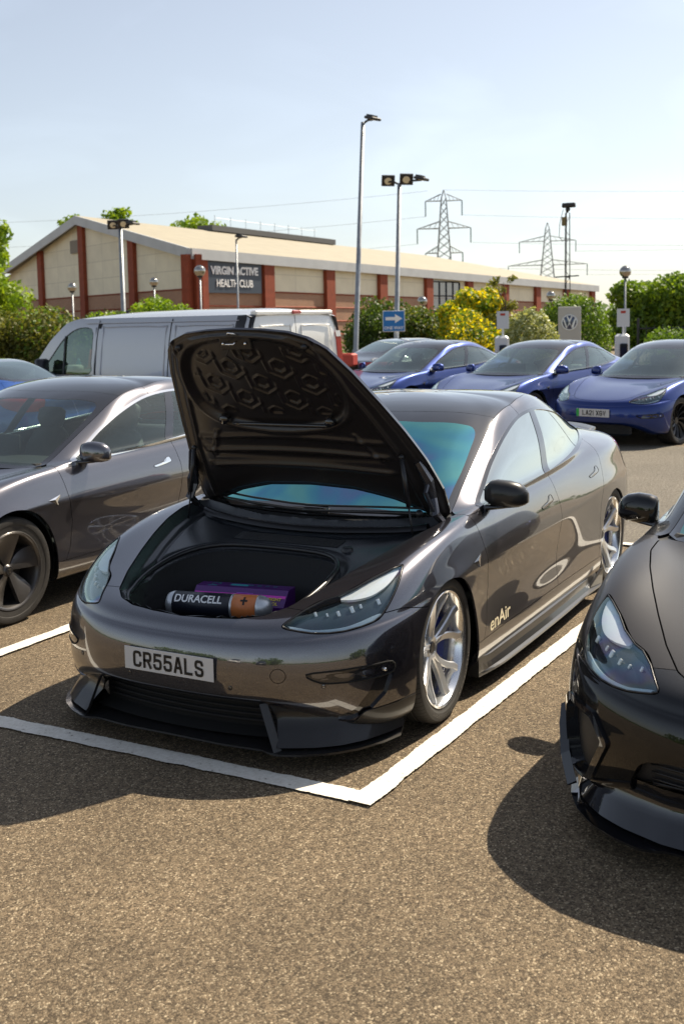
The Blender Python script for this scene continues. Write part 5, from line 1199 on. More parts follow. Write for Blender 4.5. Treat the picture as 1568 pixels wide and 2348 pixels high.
    F=[(i*15+k,(i+1)*15+k,(i+1)*15+k+1,i*15+k+1) for i in range(59) for k in range(14)]
    s=S(V,np.tile([0,0,1.],(len(V),1)),F); X=s.V[:,0]; ws=np.minimum(np.minimum(X-3.45,4.22-X),.80-np.abs(s.V[:,1])); 
    a=s.clip(ws); b=s.clip(-ws); mk('windscreen',a.V,a.F,'glass_van',root,True); mk('roof',b.V,b.F,'paint_silver',root,True)
    m=MB(); m.box((4.86,0,.62),(.10,1.70,.56),bev=.04); m.box((4.90,0,.45),(.10,1.75,.2),bev=.04); m.build('front_bumper','paint_silver',root)
    # rear doors, white
    m=MB()
    for sg in(1,-1):
        m=MB(); V=[]
        for z in np.linspace(.42,1.93,16):
            w_=float(hw(z))-.075
            for y in np.linspace(.006,1,8): V.append((-.020+.03*(max(0,(z-1.6))/.33)**2+.01*y*y,sg*y*w_,z))
        F=[(i*8+k,i*8+k+1,(i+1)*8+k+1,(i+1)*8+k) for i in range(15) for k in range(7)]; o=mk('rear_door',V,F if sg<0 else [f[::-1] for f in F],'paint_white',root,True)
        g=MB(); g.tube([(-.026+.03*(max(0,(z-1.6))/.33)**2,sg*y,z) for y,z in cr([(.12,1.05),(.70,1.05),(.74,1.12),(.66,1.72),(.60,1.78),(.16,1.78),(.10,1.72),(.08,1.12)],4)],.007,6,closed=True); g.build('door_pressing','black_satin' if False else 'paint_white',o,True)
    m=MB(); m.box((-.02,0,1.955),(.05,.16,.05),bev=.012); m.build('brake_light','red_lamp',root)
    m=MB(); m.box((.03,0,1.95),(.10,1.45,.06),bev=.025); m.build('roof_edge','paint_white',root)
    m=MB(); m.box((-.02,0,.40),(.10,1.80,.16),bev=.03); m.build('rear_bumper','black_plastic',root)
    m=MB(); m.box((2.4,0,.40),(4.6,1.7,.12)); m.build('underbody','gap',root)
    m=MB(); m.box((2.70,0,1.15),(.05,1.72,1.4)); m.build('bulkhead','dark_inside',root)
    m=MB(); m.box((3.85,0,1.05),(.5,1.6,.22),bev=.06); m.build('dashboard','dark_inside',root)
    for y in(-.45,.45): m=MB(); m.box((3.0,y,1.0),(.14,.45,.75),bev=.05); m.box((2.98,y,1.47),(.10,.24,.2),bev=.04); m.box((3.2,y,.75),(.45,.45,.14),bev=.04); m.build('seat','seat',root)
    m=MB(); m.tube([(3.55+.05*math.cos(a),-.42+.20*math.sin(a),1.18+.19*math.cos(a)) for a in np.linspace(0,6.283,24,endpoint=False)],.014,6,closed=True); m.build('steering_wheel','black_satin',root,True)
    m=MB(); m.tube([(3.0,.1,2.0),(3.02,.1,2.03),(2.9,.1,2.05)],[.03,.02,.004],6); m.build('aerial','black_satin',root,True)
    root.rotation_euler.z=math.atan2(-.965,-.22); h=Vector((-.22,-.965,0)).normalized(); l=Vector((-h.y,h.x,0)); c=Vector((-8.0,-4.82,0)); 
    root.location=c-l*.86; root.scale=(1.13,1,1)
    return root
glass('glass_van',(.35,.45,.42),refl=.10,gcol=(.8,.95,.9),gain=.7)
VAN=build_van()
hv=Vector((-.22,-.965,0)).normalized(); lv=Vector((-hv.y,hv.x,0)); vp=VAN.location
m=MB(); q=vp+hv*4.2+lv*.45; m.tube([(q.x,q.y,1.16),(q.x,q.y,1.27),(q.x,q.y,1.30),(q.x,q.y,1.33)],[.035,.037,.015,.014],12); o=m.build('drink_bottle','bottle_teal',smooth=True); tag(o,'teal water bottle standing on the van dashboard','bottle')
m=MB(); q=vp+hv*4.28+lv*.15; m.lathe([(0,.30),(.02,.30),(.07,.02),(.12,.0),(0,0)],n=20,axis='z',M=TM((q.x,q.y,1.16))); o=m.build('traffic_cone','cone_orange',smooth=True); tag(o,'small orange cone lying behind the van windscreen','cone')
m=MB(); q=vp+hv*4.08+lv*.62; m.box((q.x,q.y,1.19),(.24,.20,.10),bev=.04); o=m.build('work_gloves','cloth_pale',smooth=True); tag(o,'pale crumpled cloth on the van dashboard by the side window','cloth')
# red box behind the third blue car's windscreen
m=MB(); m.box((-14.55,-6.95,1.10),(.22,.40,.24),bev=.03); o=m.build('storage_box','seat_red'); tag(o,'red box behind the windscreen of the blue car nearest the one way sign','box')
# ---------------------------------------------------------------- building
def mlerp(a,b,t): return tuple(a[i]+(b[i]-a[i])*t for i in range(3))
def panel_mat(name,col,bh,bw,dark=.75,mort=None):
    m,t,b=nmat(name); N=t.nodes; L=t.links; tc=N.new('ShaderNodeTexCoord'); 
    br=N.new('ShaderNodeTexBrick'); br.offset=0 if mort is None else .5; br.inputs['Color1'].default_value=(*col,1); br.inputs['Color2'].default_value=(*[c*(.93 if mort is None else .8) for c in col],1); br.inputs['Mortar'].default_value=(*(mort or [c*dark for c in col]),1)
    br.inputs['Scale'].default_value=1; br.inputs['Mortar Size'].default_value=.03 if mort is None else .012; br.inputs['Brick Width'].default_value=bw; br.inputs['Row Height'].default_value=bh
    L.new(tc.outputs['UV'],br.inputs['Vector']); 
    n=N.new('ShaderNodeTexNoise'); n.inputs['Scale'].default_value=.8; n.inputs['Detail'].default_value=6; L.new(tc.outputs['UV'],n.inputs['Vector']); r=N.new('ShaderNodeMapRange'); r.inputs[3].default_value=.8; r.inputs[4].default_value=1.15; L.new(n.outputs[0],r.inputs[0])
    h=N.new('ShaderNodeVectorMath'); h.operation='SCALE'; L.new(br.outputs[0],h.inputs[0]); L.new(r.outputs[0],h.inputs['Scale']); L.new(h.outputs[0],b.inputs['Base Color']); b.inputs['Roughness'].default_value=.75
panel_mat('cladding',(.80,.745,.57),1.15,3.1,.80); panel_mat('brickwork',(.36,.17,.095),.085,.24,mort=(.40,.30,.21)); panel_mat('roof_sheet',(.34,.305,.225),60,.45,.90)
pm('brick_red',(.24,.050,.020),.8,noise=(3,.15)); pm('fascia',(.45,.47,.48),.5,noise=(1,.08)); pm('sign_navy',(.035,.05,.075),.5); pm('window_blue',(.06,.085,.12),.08,coat=1); pm('dark_ridge',(.10,.10,.10),.7); pm('louvre',(.22,.19,.15),.7)
def uvquad(name,pts,mat,parent,us=1):
    """flat n-gon in a vertical or sloping plane with metric UVs"""
    o=mk(name,pts,[tuple(range(len(pts)))],mat,parent,False); me=o.data; uv=me.uv_layers.new(name='uv')
    a=Vector(pts[0]); e=(Vector(pts[1])-a).normalized(); n=e.cross(Vector(pts[2])-a).normalized(); f=n.cross(e)
    for l in me.loops: p=me.vertices[l.vertex_index].co-a; uv.data[l.index].uv=(p.dot(e)*us,p.dot(f)*us)
    return o
def build_club():
    root=empty('club_building'); tag(root,'brick and cream health club with brown piers and a low pitched roof','building')
    C=(-49.4,-35.7); Lf=(-63.3,-64.7); Fr=(-109.9,-29.15); EC,EL,EF=5.85,5.95,4.62; AP=(-56.4,-50.05,9.15)
    def wp(a,b,t,z): return (a[0]+(b[0]-a[0])*t,a[1]+(b[1]-a[1])*t,z)
    nl=Vector((-(Fr[1]-C[1]),Fr[0]-C[0],0)).normalized()*-1   # outward from the long wall (+y)
    if nl.y<0: nl=-nl
    ng=Vector((Lf[1]-C[1],-(Lf[0]-C[0]),0)).normalized()
    if ng.x<0: ng=-ng
    n=9; br=.66
    # long wall: per bay cladding above brick
    for i in range(n):
        t0,t1=i/n,(i+1)/n; e0=EC+(EF-EC)*t0; e1=EC+(EF-EC)*t1
        a=wp(C,Fr,t0,0); b=wp(C,Fr,t1,0); z0=e0*br; z1=e1*br
        uvquad('brick_wall',[a,b,(b[0],b[1],z1),(a[0],a[1],z0)],'brickwork',root)
        if i==4:
            w0=wp(C,Fr,t0+.012,.3); w1=wp(C,Fr,t0+.085,.3); off=nl*.06
            uvquad('window',[tuple(Vector(w0)+off),tuple(Vector(w1)+off),tuple(Vector((w1[0],w1[1],e1*.93))+off),tuple(Vector((w0[0],w0[1],e0*.93))+off)],'window_blue',root)
            g=MB()
            for k in range(5):
                q=Vector(mlerp(w0,w1,k/4))+nl*.10; g.tube([tuple(q),(q.x,q.y,e1*.93)],.05,4)
            for k in range(5):
                z=.3+k*(e1*.93-.3)/4; g.tube([tuple(Vector((w0[0],w0[1],z))+nl*.10),tuple(Vector((w1[0],w1[1],z))+nl*.10)],.05,4)
            g.build('window_frame','dark_navy',root)
        uvquad('cladding_panel',[(a[0],a[1],z0),(b[0],b[1],z1),(b[0],b[1],e1),(a[0],a[1],e0)],'cladding',root)
        m=MB()
        for zz in (.25,.5,.75,1.0): m.tube([tuple(Vector((a[0],a[1],z0*zz))+nl*.02),tuple(Vector((b[0],b[1],z1*zz))+nl*.02)],.05,4)
        m.build('brick_band','brick_red',root)
    for i in range(n+1):
        t=i/n; e=EC+(EF-EC)*t; q=Vector(wp(C,Fr,t,0)); w_=.5 if i else .9
        m=MB(); ex=Vector((Fr[0]-C[0],Fr[1]-C[1],0)).normalized(); m.box((0,0,0),(w_*2.0,.5,e),frame(Vector((q.x,q.y,e/2))+nl*.05,ex,-nl,Vector((0,0,1)))); m.build('pier','brick_red',root)
    # gable end
    def gz(t): return (EC+(AP[2]-EC)*t/.5) if t<=.5 else (AP[2]+(EL-AP[2])*(t-.5)/.5)
    for i in range(4):
        t0,t1=i/4,(i+1)/4; a=wp(Lf,C,1-t0,0); b=wp(Lf,C,1-t1,0); zb=3.9
        uvquad('brick_wall',[b,a,(a[0],a[1],zb),(b[0],b[1],zb)],'brickwork',root)
        uvquad('cladding_panel',[(b[0],b[1],zb),(a[0],a[1],zb),(a[0],a[1],gz(t0)),(b[0],b[1],gz(t1))],'cladding',root)
        m=MB()
        for zz in (.97,1.95,2.9,3.9): m.tube([tuple(Vector((a[0],a[1],zz))+ng*.02),tuple(Vector((b[0],b[1],zz))+ng*.02)],.05,4)
        m.build('brick_band','brick_red',root)
    for i in range(5):
        t=i/4; q=Vector(wp(Lf,C,1-t,0)); h=gz(t); eg=Vector((C[0]-Lf[0],C[1]-Lf[1],0)).normalized(); m=MB(); m.box((0,0,0),(.85 if i else 1.5,.4,h),frame(Vector((q.x,q.y,h/2))+ng*.06,eg,-ng,Vector((0,0,1)))); m.build('pier','brick_red',root)
    q=Vector(wp(Lf,C,.46,7.45)); m=MB(); eg=Vector((C[0]-Lf[0],C[1]-Lf[1],0)).normalized(); m.box((0,0,0),(1.6,.1,.9),frame(q+ng*.1,eg,-ng,Vector((0,0,1))));  m.build('vent_louvre','louvre',root)
    # roof slope facing the car park, then the far slope
    dv=Vector((Fr[0]-C[0],Fr[1]-C[1],EF-EC)); ap=Vector(AP); rf=ap+dv*.78; ev=.35
    c=Vector((C[0],C[1],EC))+nl*.5+ng*.6+Vector((0,0,ev)); fr=Vector((Fr[0],Fr[1],EF))+nl*.5+Vector((-1,0,ev)); apx=ap+ng*.6+Vector((0,0,ev)); lf=Vector((Lf[0],Lf[1],EL))+ng*.6+Vector((0,-.4,ev)); rfx=rf+Vector((0,0,ev))
    uvquad('roof_slope',[tuple(c),tuple(fr),tuple(rfx),tuple(apx)],'roof_sheet',root)
    bk=lf+dv; uvquad('roof_slope',[tuple(apx),tuple(rfx),tuple(bk),tuple(lf)],'roof_sheet',root); uvquad('roof_slope',[tuple(rfx),tuple(fr),tuple(bk)],'roof_sheet',root)
    m=MB()
    def beam(a,b,h,t,nn):
        V=[];
        for p in (a,b):
            for (o,zz) in ((nn*0,0),(nn*t,0),(nn*t,-h),(nn*0,-h)): q=p+o+Vector((0,0,zz)); V.append(tuple(q))
        m.add(V,[(0,1,5,4),(1,2,6,5),(2,3,7,6),(3,0,4,7),(0,3,2,1),(4,5,6,7)])
    beam(c,fr,.62,.12,nl); m.build('gutter_fascia','fascia',root)
    m=MB(); beam(c,apx,.62,.12,ng); beam(apx,lf,.62,.12,ng); m.build('gable_fascia','fascia',root)
    m=MB(); a=apx+dv*.22+Vector((0,0,.05)); b=apx+dv*.50+Vector((0,0,.05)); V=[]
    for p in(a,b):
        for o,z in ((nl*.8,-.10),(nl*.8,.35),(nl*-.8,.35),(nl*-.8,-.2)): q=p+o+Vector((0,0,z)); V.append(tuple(q))
    m.add(V,[(0,1,5,4),(1,2,6,5),(2,3,7,6),(0,3,2,1),(4,5,6,7)]); m.build('ridge_upstand','dark_ridge',root)
    m=MB()
    for k in range(8): q=apx+dv*(.24+.032*k); m.tube([tuple(q),tuple(q+Vector((0,0,1.3)))],.02,4)
    for z in (1.1,): m.tube([tuple(apx+dv*.24+Vector((0,0,z))),tuple(apx+dv*.47+Vector((0,0,z)))],.016,4)
    m.build('scaffold_rail','steel_pole',root)
    # sign board in the first bay
    ex=Vector((Fr[0]-C[0],Fr[1]-C[1],0)).normalized(); o0=Vector(wp(C,Fr,.056,4.62))+nl*.16
    M=frame(o0,-ex*-1,Vector((0,0,1)),nl) ; 
    M=frame(o0,ex,Vector((0,0,1)),ex.cross(Vector((0,0,1))))
    if ex.cross(Vector((0,0,1))).dot(nl)<0: M=frame(o0,-ex,Vector((0,0,1)),nl)
    m=MB(); m.box((0,0,0),(5.2,1.95,.12),M); m.build('sign_board','sign_navy',root)
    t=MB(); a=text_mb('VIRGIN ACTIVE',.50,.03,bold=.035,narrow=1.0); k=4.45/(max(v[0] for v in a.V)-min(v[0] for v in a.V)); t.add([(x*k,y,z) for x,y,z in a.V],a.F,M@Matrix.Translation((0,.38,.09)))
    t.build('sign_lettering','letter_white',root); t=MB()
    a=text_mb('HEALTH CLUB',.46,.03,bold=.008); k=3.4/(max(v[0] for v in a.V)-min(v[0] for v in a.V)); t.add([(x*k,y,z) for x,y,z in a.V],a.F,M@Matrix.Translation((0,-.38,.09))); t.build('sign_lettering','letter_white',root)
    return root
build_club()
# ---------------------------------------------------------------- posts, lamps, signs
def flood_post(x,y,h,heads,label,r=.075,group='floodlight masts',lean=0):
    t=empty('lamp_post',(x,y,0)); t.rotation_mode='QUATERNION'; t.rotation_quaternion=Matrix.Rotation(lean,4,Vector((math.cos(YAW),math.sin(YAW),0))).to_quaternion(); tag(t,label,'lamp post',group)
    m=MB(); m.tube([(0,0,0),(0,0,.9),(0,0,.95),(0,0,h)],[r*1.25,r*1.25,r*.95,r*.75],12); m.build('post','steel_pole',t,True)
    for (dx,dy,rz,tilt) in heads:
        a=MB(); a.tube([(0,0,h-.05),(dx*.5,dy*.5,h+.05),(dx,dy,h+.06)],.035,6); b=a.build('bracket','dark_metal',t,True)
        f=MB(); M=TM((dx,dy,h+.10),rz=R(rz),ry=R(tilt)); f.box((0,0,0),(.36,.42,.09),M,bev=.02); f.add(*(lambda q:(q.V,q.F))(MB().box((-.05,0,.07),(.2,.3,.06))),M=M); o=f.build('floodlight','dark_metal',t)
        g=MB(); g.lathe([(0,-.052),(.10,-.052),(.115,-.046)],n=20,axis='z',M=M); g.build('lamp_glass','cream',o)
    return t
VX=Vector((math.sin(2.643),0.876,0)).normalized()
flood_post(-27.1,-13.4,7.95,[(-.03,.32,75,12)],'tallest lamp mast, single head, beside the one way sign post',r=.085,lean=.05)
flood_post(-27.95,-12.38,6.1,[(-.05,-.42,28,-60),(.05,.26,28,-60),(0,.75,90,10)],'mast with twin square floodlights carrying the one way sign',r=.085,lean=.035)
flood_post(-29.07,-24.25,5.5,[(-.05,-.38,36,-60),(.05,.20,36,-60),(0,.6,90,10)],'mast with twin floodlights rising behind the van roof',r=.10)
flood_post(-33.9,-22.3,5.2,[(0,.25,90,5)],'thin pale pole in front of the health club sign',r=.045)
def globe(x,y,h,label,r=.21):
    t=empty('globe_lamp',(x,y,0)); tag(t,label,'street lamp','globe lamps round the car park')
    m=MB(); m.tube([(0,0,0),(0,0,.8),(0,0,.85),(0,0,h-r*1.1)],[.06,.06,.04,.035],8); m.build('post','steel_pole',t,True)
    m=MB(); m.ball((0,0,h),r,20,14); m.build('globe','globe_silver',t,True)
    m=MB(); m.lathe([(.0,h-r*1.15),(.10,h-r*1.15),(.12,h-r*.9),(.05,h-r*.8)],n=14,axis='z'); m.lathe([(0,h+r*1.05),(.05,h+r),(.10,h+r*.9)],n=14,axis='z'); m.build('lamp_collar','dark_metal',t,True)
pm('globe_silver',(.42,.40,.36),.12,metal=.9)
globe(-36.4,-7.2,3.40,'globe lamp above the trees at the right, over the charging post'); globe(-33.0,-23.5,3.95,'largest globe lamp in front of the club corner pier',.23); globe(-36.4,-28.5,3.75,'globe lamp before the club wall, second from the left',.20); globe(-34.0,-31.2,3.55,'leftmost globe lamp, standing behind the left hedge',.20); globe(-44.0,-12.4,2.76,'low globe lamp peeping over the right-hand hedge',.20); globe(-41.0,-17.3,2.62,'low globe lamp in front of the club window',.22)
# one way sign on the twin mast
def oneway():
    t=empty('one_way_sign',(-27.72,-12.30,1.79)); tag(t,'blue one way sign with a white right-pointing arrow on the twin mast','sign')
    ex=Vector((-.47,.882,0)).normalized(); n=Vector((.882,.47,0)).normalized(); M=frame(Vector((0,0,0)),ex,Vector((0,0,1)),n)
    m=MB(); m.box((0,0,0),(.70,.66,.03),M,bev=.008); m.build('sign_plate','sign_white',t); m=MB(); m.box((0,0,.018),(.66,.62,.012),M); m.build('sign_face','sign_blue',t)
    m=MB(); A=[(-.26,.13),(.04,.13),(.04,.22),(.27,.08),(.04,-.06),(.04,.03),(-.26,.03)]; m.prism(A,.025,.032,M); m.build('arrow','letter_white',t)
    a=text_mb('ONE WAY',.095,.004,bold=.02); m=MB(); m.add(a.V,a.F,M@Matrix.Translation((0,-.21,.030))); m.build('sign_lettering','letter_white',t)
pm('sign_white',(.75,.76,.78),.5); pm('sign_blue',(.01,.17,.50),.4)
oneway()
# totem sign with round emblem
def totem():
    t=empty('dealer_totem',(-35.0,-8.83,0)); tag(t,'pale grey totem sign with round blue and silver car maker emblem','sign')
    ex=Vector((-.26,.966,0)).normalized(); n=Vector((.966,.26,0)).normalized(); M=frame(Vector((0,0,0)),ex,Vector((0,0,1)),n)
    m=MB(); m.box((0,0,1.08),(.80,2.16,.22),M@Matrix.Identity(4)) if False else m.box((0,1.09,0),(.80,2.18,.22),M,bev=.02); m.build('totem_body','totem_grey',t)
    E=M@Matrix.Translation((0,1.62,.112)); m=MB(); m.lathe([(0,.012),(.27,.012),(.285,0)],n=48,axis='z',M=E); m.build('emblem_disc','emblem_blue',t,True)
    m=MB(); m.lathe([(.245,.014),(.25,.022),(.275,.022),(.285,.012)],n=48,axis='z',M=E)
    def bar(P,w_):
        n_=len(P); L_=[];R_=[]
        for i in range(n_):
            d=Vector(P[min(i+1,n_-1)])-Vector(P[max(i-1,0)]); d=Vector((d.x,d.y)).normalized(); k=1.0
            if 0<i<n_-1: d1=(Vector(P[i])-Vector(P[i-1])).normalized(); k=1/max(.4,d.dot(d1))
            nn=Vector((-d.y,d.x))*w_/2*k; L_.append((P[i][0]+nn.x,P[i][1]+nn.y,.018)); R_.append((P[i][0]-nn.x,P[i][1]-nn.y,.018))
        m.add(L_+R_,[(i,i+1,n_+i+1,n_+i)[::-1] for i in range(n_-1)],E)
    bar([(-.085,.22),(0,.035),(.085,.22)],.045); bar([(-.205,.13),(-.095,-.20),(0,-.005),(.095,-.20),(.205,.13)],.045)
    m.build('emblem_letters','chrome_flat',t)
pm('totem_grey',(.47,.46,.43),.45,noise=(2,.05)); pm('emblem_blue',(.012,.03,.09),.2,coat=1); pm('chrome_flat',(.75,.77,.8),.35,metal=.4)
totem()
def charger(x,y,rz,label):
    t=empty('charging_post',(x,y,0),rz); tag(t,label,'charging post','car charging posts')
    m=MB(); m.box((0,0,.72),(.20,.30,1.44),bev=.05); m.build('pedestal','charger_white',t); m=MB(); m.box((.03,.03,.72),(.22,.16,1.05),bev=.02); m.build('cable_holder','black_gloss',t)
    m=MB(); m.tube([(.12,.1,1.0),(.2,.16,.7),(.2,.2,.3),(.14,.1,.25),(.14,.02,.6)],.022,6); m.build('charging_cable','black_satin',t,True)
    m=MB(); m.box((0,.02,1.78),(.03,.26,.38)); m.tube([(0,.02,1.44),(0,.02,1.6)],.02,6); m.build('notice_board','charger_white',t); m=MB(); m.box((.018,.02,1.90),(.006,.10,.05)); m.build('notice_mark','seat_red',t)
pm('charger_white',(.62,.64,.65),.35,coat=.3)
charger(-19.0,-5.5,.3,'white charging post between the two left blue saloons'); charger(-19.6,-3.05,.3,'white charging post behind the blue saloon with the LA21 plate')
# railings and gate at the right
def railing():
    t=empty('metal_fence',(-27.5,-4.6,0)); tag(t,'dark metal railings behind the charging post at the right','fence')
    m=MB()
    for k in range(14): m.tube([(-.02*k,.22*k,0),(-.02*k,.22*k,1.55 if k not in(0,7,13) else 1.75)],.012 if k not in(0,7,13) else .04,5)
    for z in(.2,1.45): m.tube([(0,0,z),(-.26,2.86,z)],.025,5)
    m.build('railing_bars','dark_metal',t)
railing()
# cctv mast: slim lattice with camera
def cctv():
    t=empty('camera_mast',(-38.7,-10.05,0)); t.scale=(1.35,1.35,1.30); tag(t,'slim lattice mast with a security camera and dangling cable','mast')
    m=MB(); h=4.5
    for a in range(3): m.tube([(.10*math.cos(a*2.09),.10*math.sin(a*2.09),0),(.07*math.cos(a*2.09),.07*math.sin(a*2.09),h)],.014,5)
    for k in range(22):
        z=k*.2; a=k%3; m.tube([(.09*math.cos(a*2.09),.09*math.sin(a*2.09),z),(.09*math.cos((a+1)*2.09),.09*math.sin((a+1)*2.09),z+.2)],.008,4)
    m.build('lattice','dark_metal',t); m=MB(); m.box((0,-.08,4.25),(.1,.14,.26),bev=.01); m.build('control_box','box_tan',t)
    m=MB(); m.box((0,.05,4.72),(.14,.38,.14),TM((0,0,0)),bev=.02); m.tube([(0,0,4.5),(0,0,4.66)],.04,6); m.ball((0,.02,4.60),.07,10,8); m.build('camera','dark_metal',t,True)
    m=MB(); m.tube([(.05,-.10,4.6),(.05,-.2,4.2),(.05,-.22,3.8),(.05,-.12,3.65),(.05,-.02,3.75)],.009,5); m.build('cable','black_satin',t,True)
    m=MB(); m.tube([(0,-.35,2.6),(0,.35,2.62)],.02,5); m.tube([(-.3,0,2.58),(.3,0,2.6)],.02,5); m.build('cross_arm','dark_metal',t)
pm('box_tan',(.20,.15,.06),.6)
cctv()
# ---------------------------------------------------------------- pylons and lines
def pylon(x,y,h,rz,label,arms,base=3.2,r=.13):
    t=empty('power_pylon',(x,y,0),rz); tag(t,label,'pylon','power pylons on the skyline')
    m=MB(); 
    def hw_(z): u=z/h; return base*(1-u)**1.1*.8+.55*(1 if u<.93 else (1-u)/.07)+.02
    n=16; Z=[h*i/n for i in range(n+1)]
    for sx,sy in((1,1),(1,-1),(-1,-1),(-1,1)): m.tube([(sx*hw_(z),sy*hw_(z),z) for z in Z],r,4)
    for i in range(n):
        a,b=hw_(Z[i]),hw_(Z[i+1])
        for (p,q) in (((1,1),(1,-1)),((1,-1),(-1,-1)),((-1,-1),(-1,1)),((-1,1),(1,1))):
            m.tube([(p[0]*a,p[1]*a,Z[i]),(q[0]*b,q[1]*b,Z[i+1])],r*.6,4); m.tube([(q[0]*a,q[1]*a,Z[i]),(p[0]*b,p[1]*b,Z[i+1])],r*.6,4)
    for (z,L_) in arms:
        w_=hw_(z)
        for s in(1,-1):
            for q in(1,-1): m.tube([(q*w_,s*w_,z),(0,s*L_,z)],r*.8,4); m.tube([(q*w_,s*w_,z+1.8),(0,s*L_,z)],r*.7,4)
            for k in range(1,4): u=k/4; m.tube([(0,s*(w_+(L_-w_)*u),z),(0,s*(w_+(L_-w_)*(u-.12)),z+1.8*(1-u))],r*.5,4)
    m.build('lattice_tower','pylon_grey',t)
    for (z,L_) in arms:
        for s in(1,-1): m=MB(); m.tube([(0,s*L_,z),(0,s*L_,z-4)],.16,6); m.build('insulator','pylon_glass',t)
pm('pylon_grey',(.30,.32,.32),.7); pm('pylon_glass',(.16,.24,.22),.4)
pylon(-273.5,-115.5,36.4,.35,'larger pylon rising behind the club roof',[(33.5,4.9),(26.2,7.2),(19.6,5.0)]); pylon(-383,-122,35.6,.25,'smaller pylon further right beside the camera mast',[(29,10),(20.5,14),(13,7)],base=4.5)
WL=['power line from the right upper arm of the larger pylon','power line from the right middle arm of the larger pylon','power line from the right lower arm of the larger pylon','power line from the left upper arm of the larger pylon, passing over the club','power line from the left middle arm of the larger pylon, passing over the club','earth wire from the tip of the larger pylon towards the left','power line from the right upper arm of the smaller pylon','power line from the right middle arm of the smaller pylon','earth wire from the tip of the larger pylon towards the right']
def wires():
    for i,(a,b,sag) in enumerate((((-273.5,-110.8,29.5),(-420,160,34),5),((-275,-108.6,22.2),(-420,165,28),5),((-273,-111,15.6),(-420,160,21),5),((-272,-120,29.5),(-200,-400,32),5),((-271,-122,22.2),(-200,-400,25),5),((-273,-120,36.4),(-200,-400,40),5),((-383,-112,25),(-420,180,31),4),((-383,-108,16.5),(-420,185,23),4),((-273.5,-115.5,36.4),(-420,160,41),4))):
        P=[tuple(Vector(a).lerp(Vector(b),t)-Vector((0,0,sag*4*t*(1-t)))) for t in np.linspace(0,1,24)]
        m=MB(); m.tube(P,.035,4); o=m.build('power_line','pylon_grey'); tag(o,WL[i],'power line','overhead power lines')
wires()
# ---------------------------------------------------------------- planting
def leafm(name,c1,c2,trans=.35,scale=1.2):
    m,t,b=nmat(name); N=t.nodes; L=t.links; tc=N.new('ShaderNodeTexCoord'); n=N.new('ShaderNodeTexNoise'); n.inputs['Scale'].default_value=scale; n.inputs['Detail'].default_value=5; L.new(tc.outputs['Object'],n.inputs['Vector'])
    c=N.new('ShaderNodeValToRGB'); e=c.color_ramp.elements; e[0].position=.35; e[0].color=(*c1,1); e[1].position=.65; e[1].color=(*c2,1); L.new(n.outputs[0],c.inputs[0]); L.new(c.outputs[0],b.inputs['Base Color']); b.inputs['Roughness'].default_value=.55
    tr=N.new('ShaderNodeBsdfTranslucent'); sc=N.new('ShaderNodeVectorMath'); sc.operation='MULTIPLY'; sc.inputs[1].default_value=(1.6,1.5,.6); L.new(c.outputs[0],sc.inputs[0]); L.new(sc.outputs[0],tr.inputs[0])
    mx=N.new('ShaderNodeMixShader'); mx.inputs[0].default_value=trans; o=N['Material Output']; L.new(b.outputs[0],mx.inputs[1]); L.new(tr.outputs[0],mx.inputs[2]); L.new(mx.outputs[0],o.inputs[0])
leafm('leaf_dark',(.03,.065,.010),(.085,.14,.018)); leafm('leaf_mid',(.065,.13,.012),(.15,.24,.025)); leafm('leaf_bright',(.12,.22,.012),(.26,.36,.025)); leafm('leaf_yellow',(.45,.40,.008),(.78,.64,.02),.4); leafm('leaf_pale',(.17,.21,.07),(.50,.52,.28),.25,6); leafm('leaf_olive',(.11,.12,.025),(.21,.22,.05))
pm('bark',(.09,.065,.045),.85,noise=(8,.3),bump=(20,.5,.01))
def leaves(blobs,n,size,seed,shell=.45,asp=1.6):
    """leaf cards through the volume of several ellipsoid clumps; blobs (x,y,z,rx,ry,rz)"""
    r=np.random.default_rng(seed); B=np.array(blobs,float); vol=np.prod(B[:,3:],axis=1)**.75; pick=r.choice(len(B),n,p=vol/vol.sum())
    d=r.normal(size=(n,3)); d/=np.linalg.norm(d,axis=1,keepdims=True); rad=1-shell*r.random(n)**1.6+r.normal(0,.05,n)
    c=B[pick,:3]+d*B[pick,3:]*rad[:,None]
    nn=d*.7+r.normal(size=(n,3))*.75; nn/=np.linalg.norm(nn,axis=1,keepdims=True); a=np.cross(nn,r.normal(size=(n,3))); a/=np.linalg.norm(a,axis=1,keepdims=True)+1e-9; b=np.cross(nn,a)
    s=size*(.6+.8*r.random(n)); A=a*(s*asp/2)[:,None]; Bv=b*(s/2)[:,None]
    V=np.stack([c-A,c+Bv*.9-A*.1,c+A,c-Bv*.9-A*.1],1); V[:,:,2]=np.maximum(V[:,:,2],.02)
    F=np.arange(n*4).reshape(n,4); return V.reshape(-1,3),F
def fastmesh(name,V,F,mat,parent):
    me=bpy.data.meshes.new(name); n=len(F); me.vertices.add(len(V)); me.vertices.foreach_set('co',V.ravel().astype('f')); me.loops.add(n*4); me.loops.foreach_set('vertex_index',F.ravel().astype('i')); me.polygons.add(n); me.polygons.foreach_set('loop_start',(np.arange(n)*4).astype('i')); me.polygons.foreach_set('loop_total',np.full(n,4,'i')); me.update(calc_edges=True); me.validate()
    me.materials.append(MATS[mat]); o=bpy.data.objects.new(name,me); COL.objects.link(o); o.parent=parent; return o
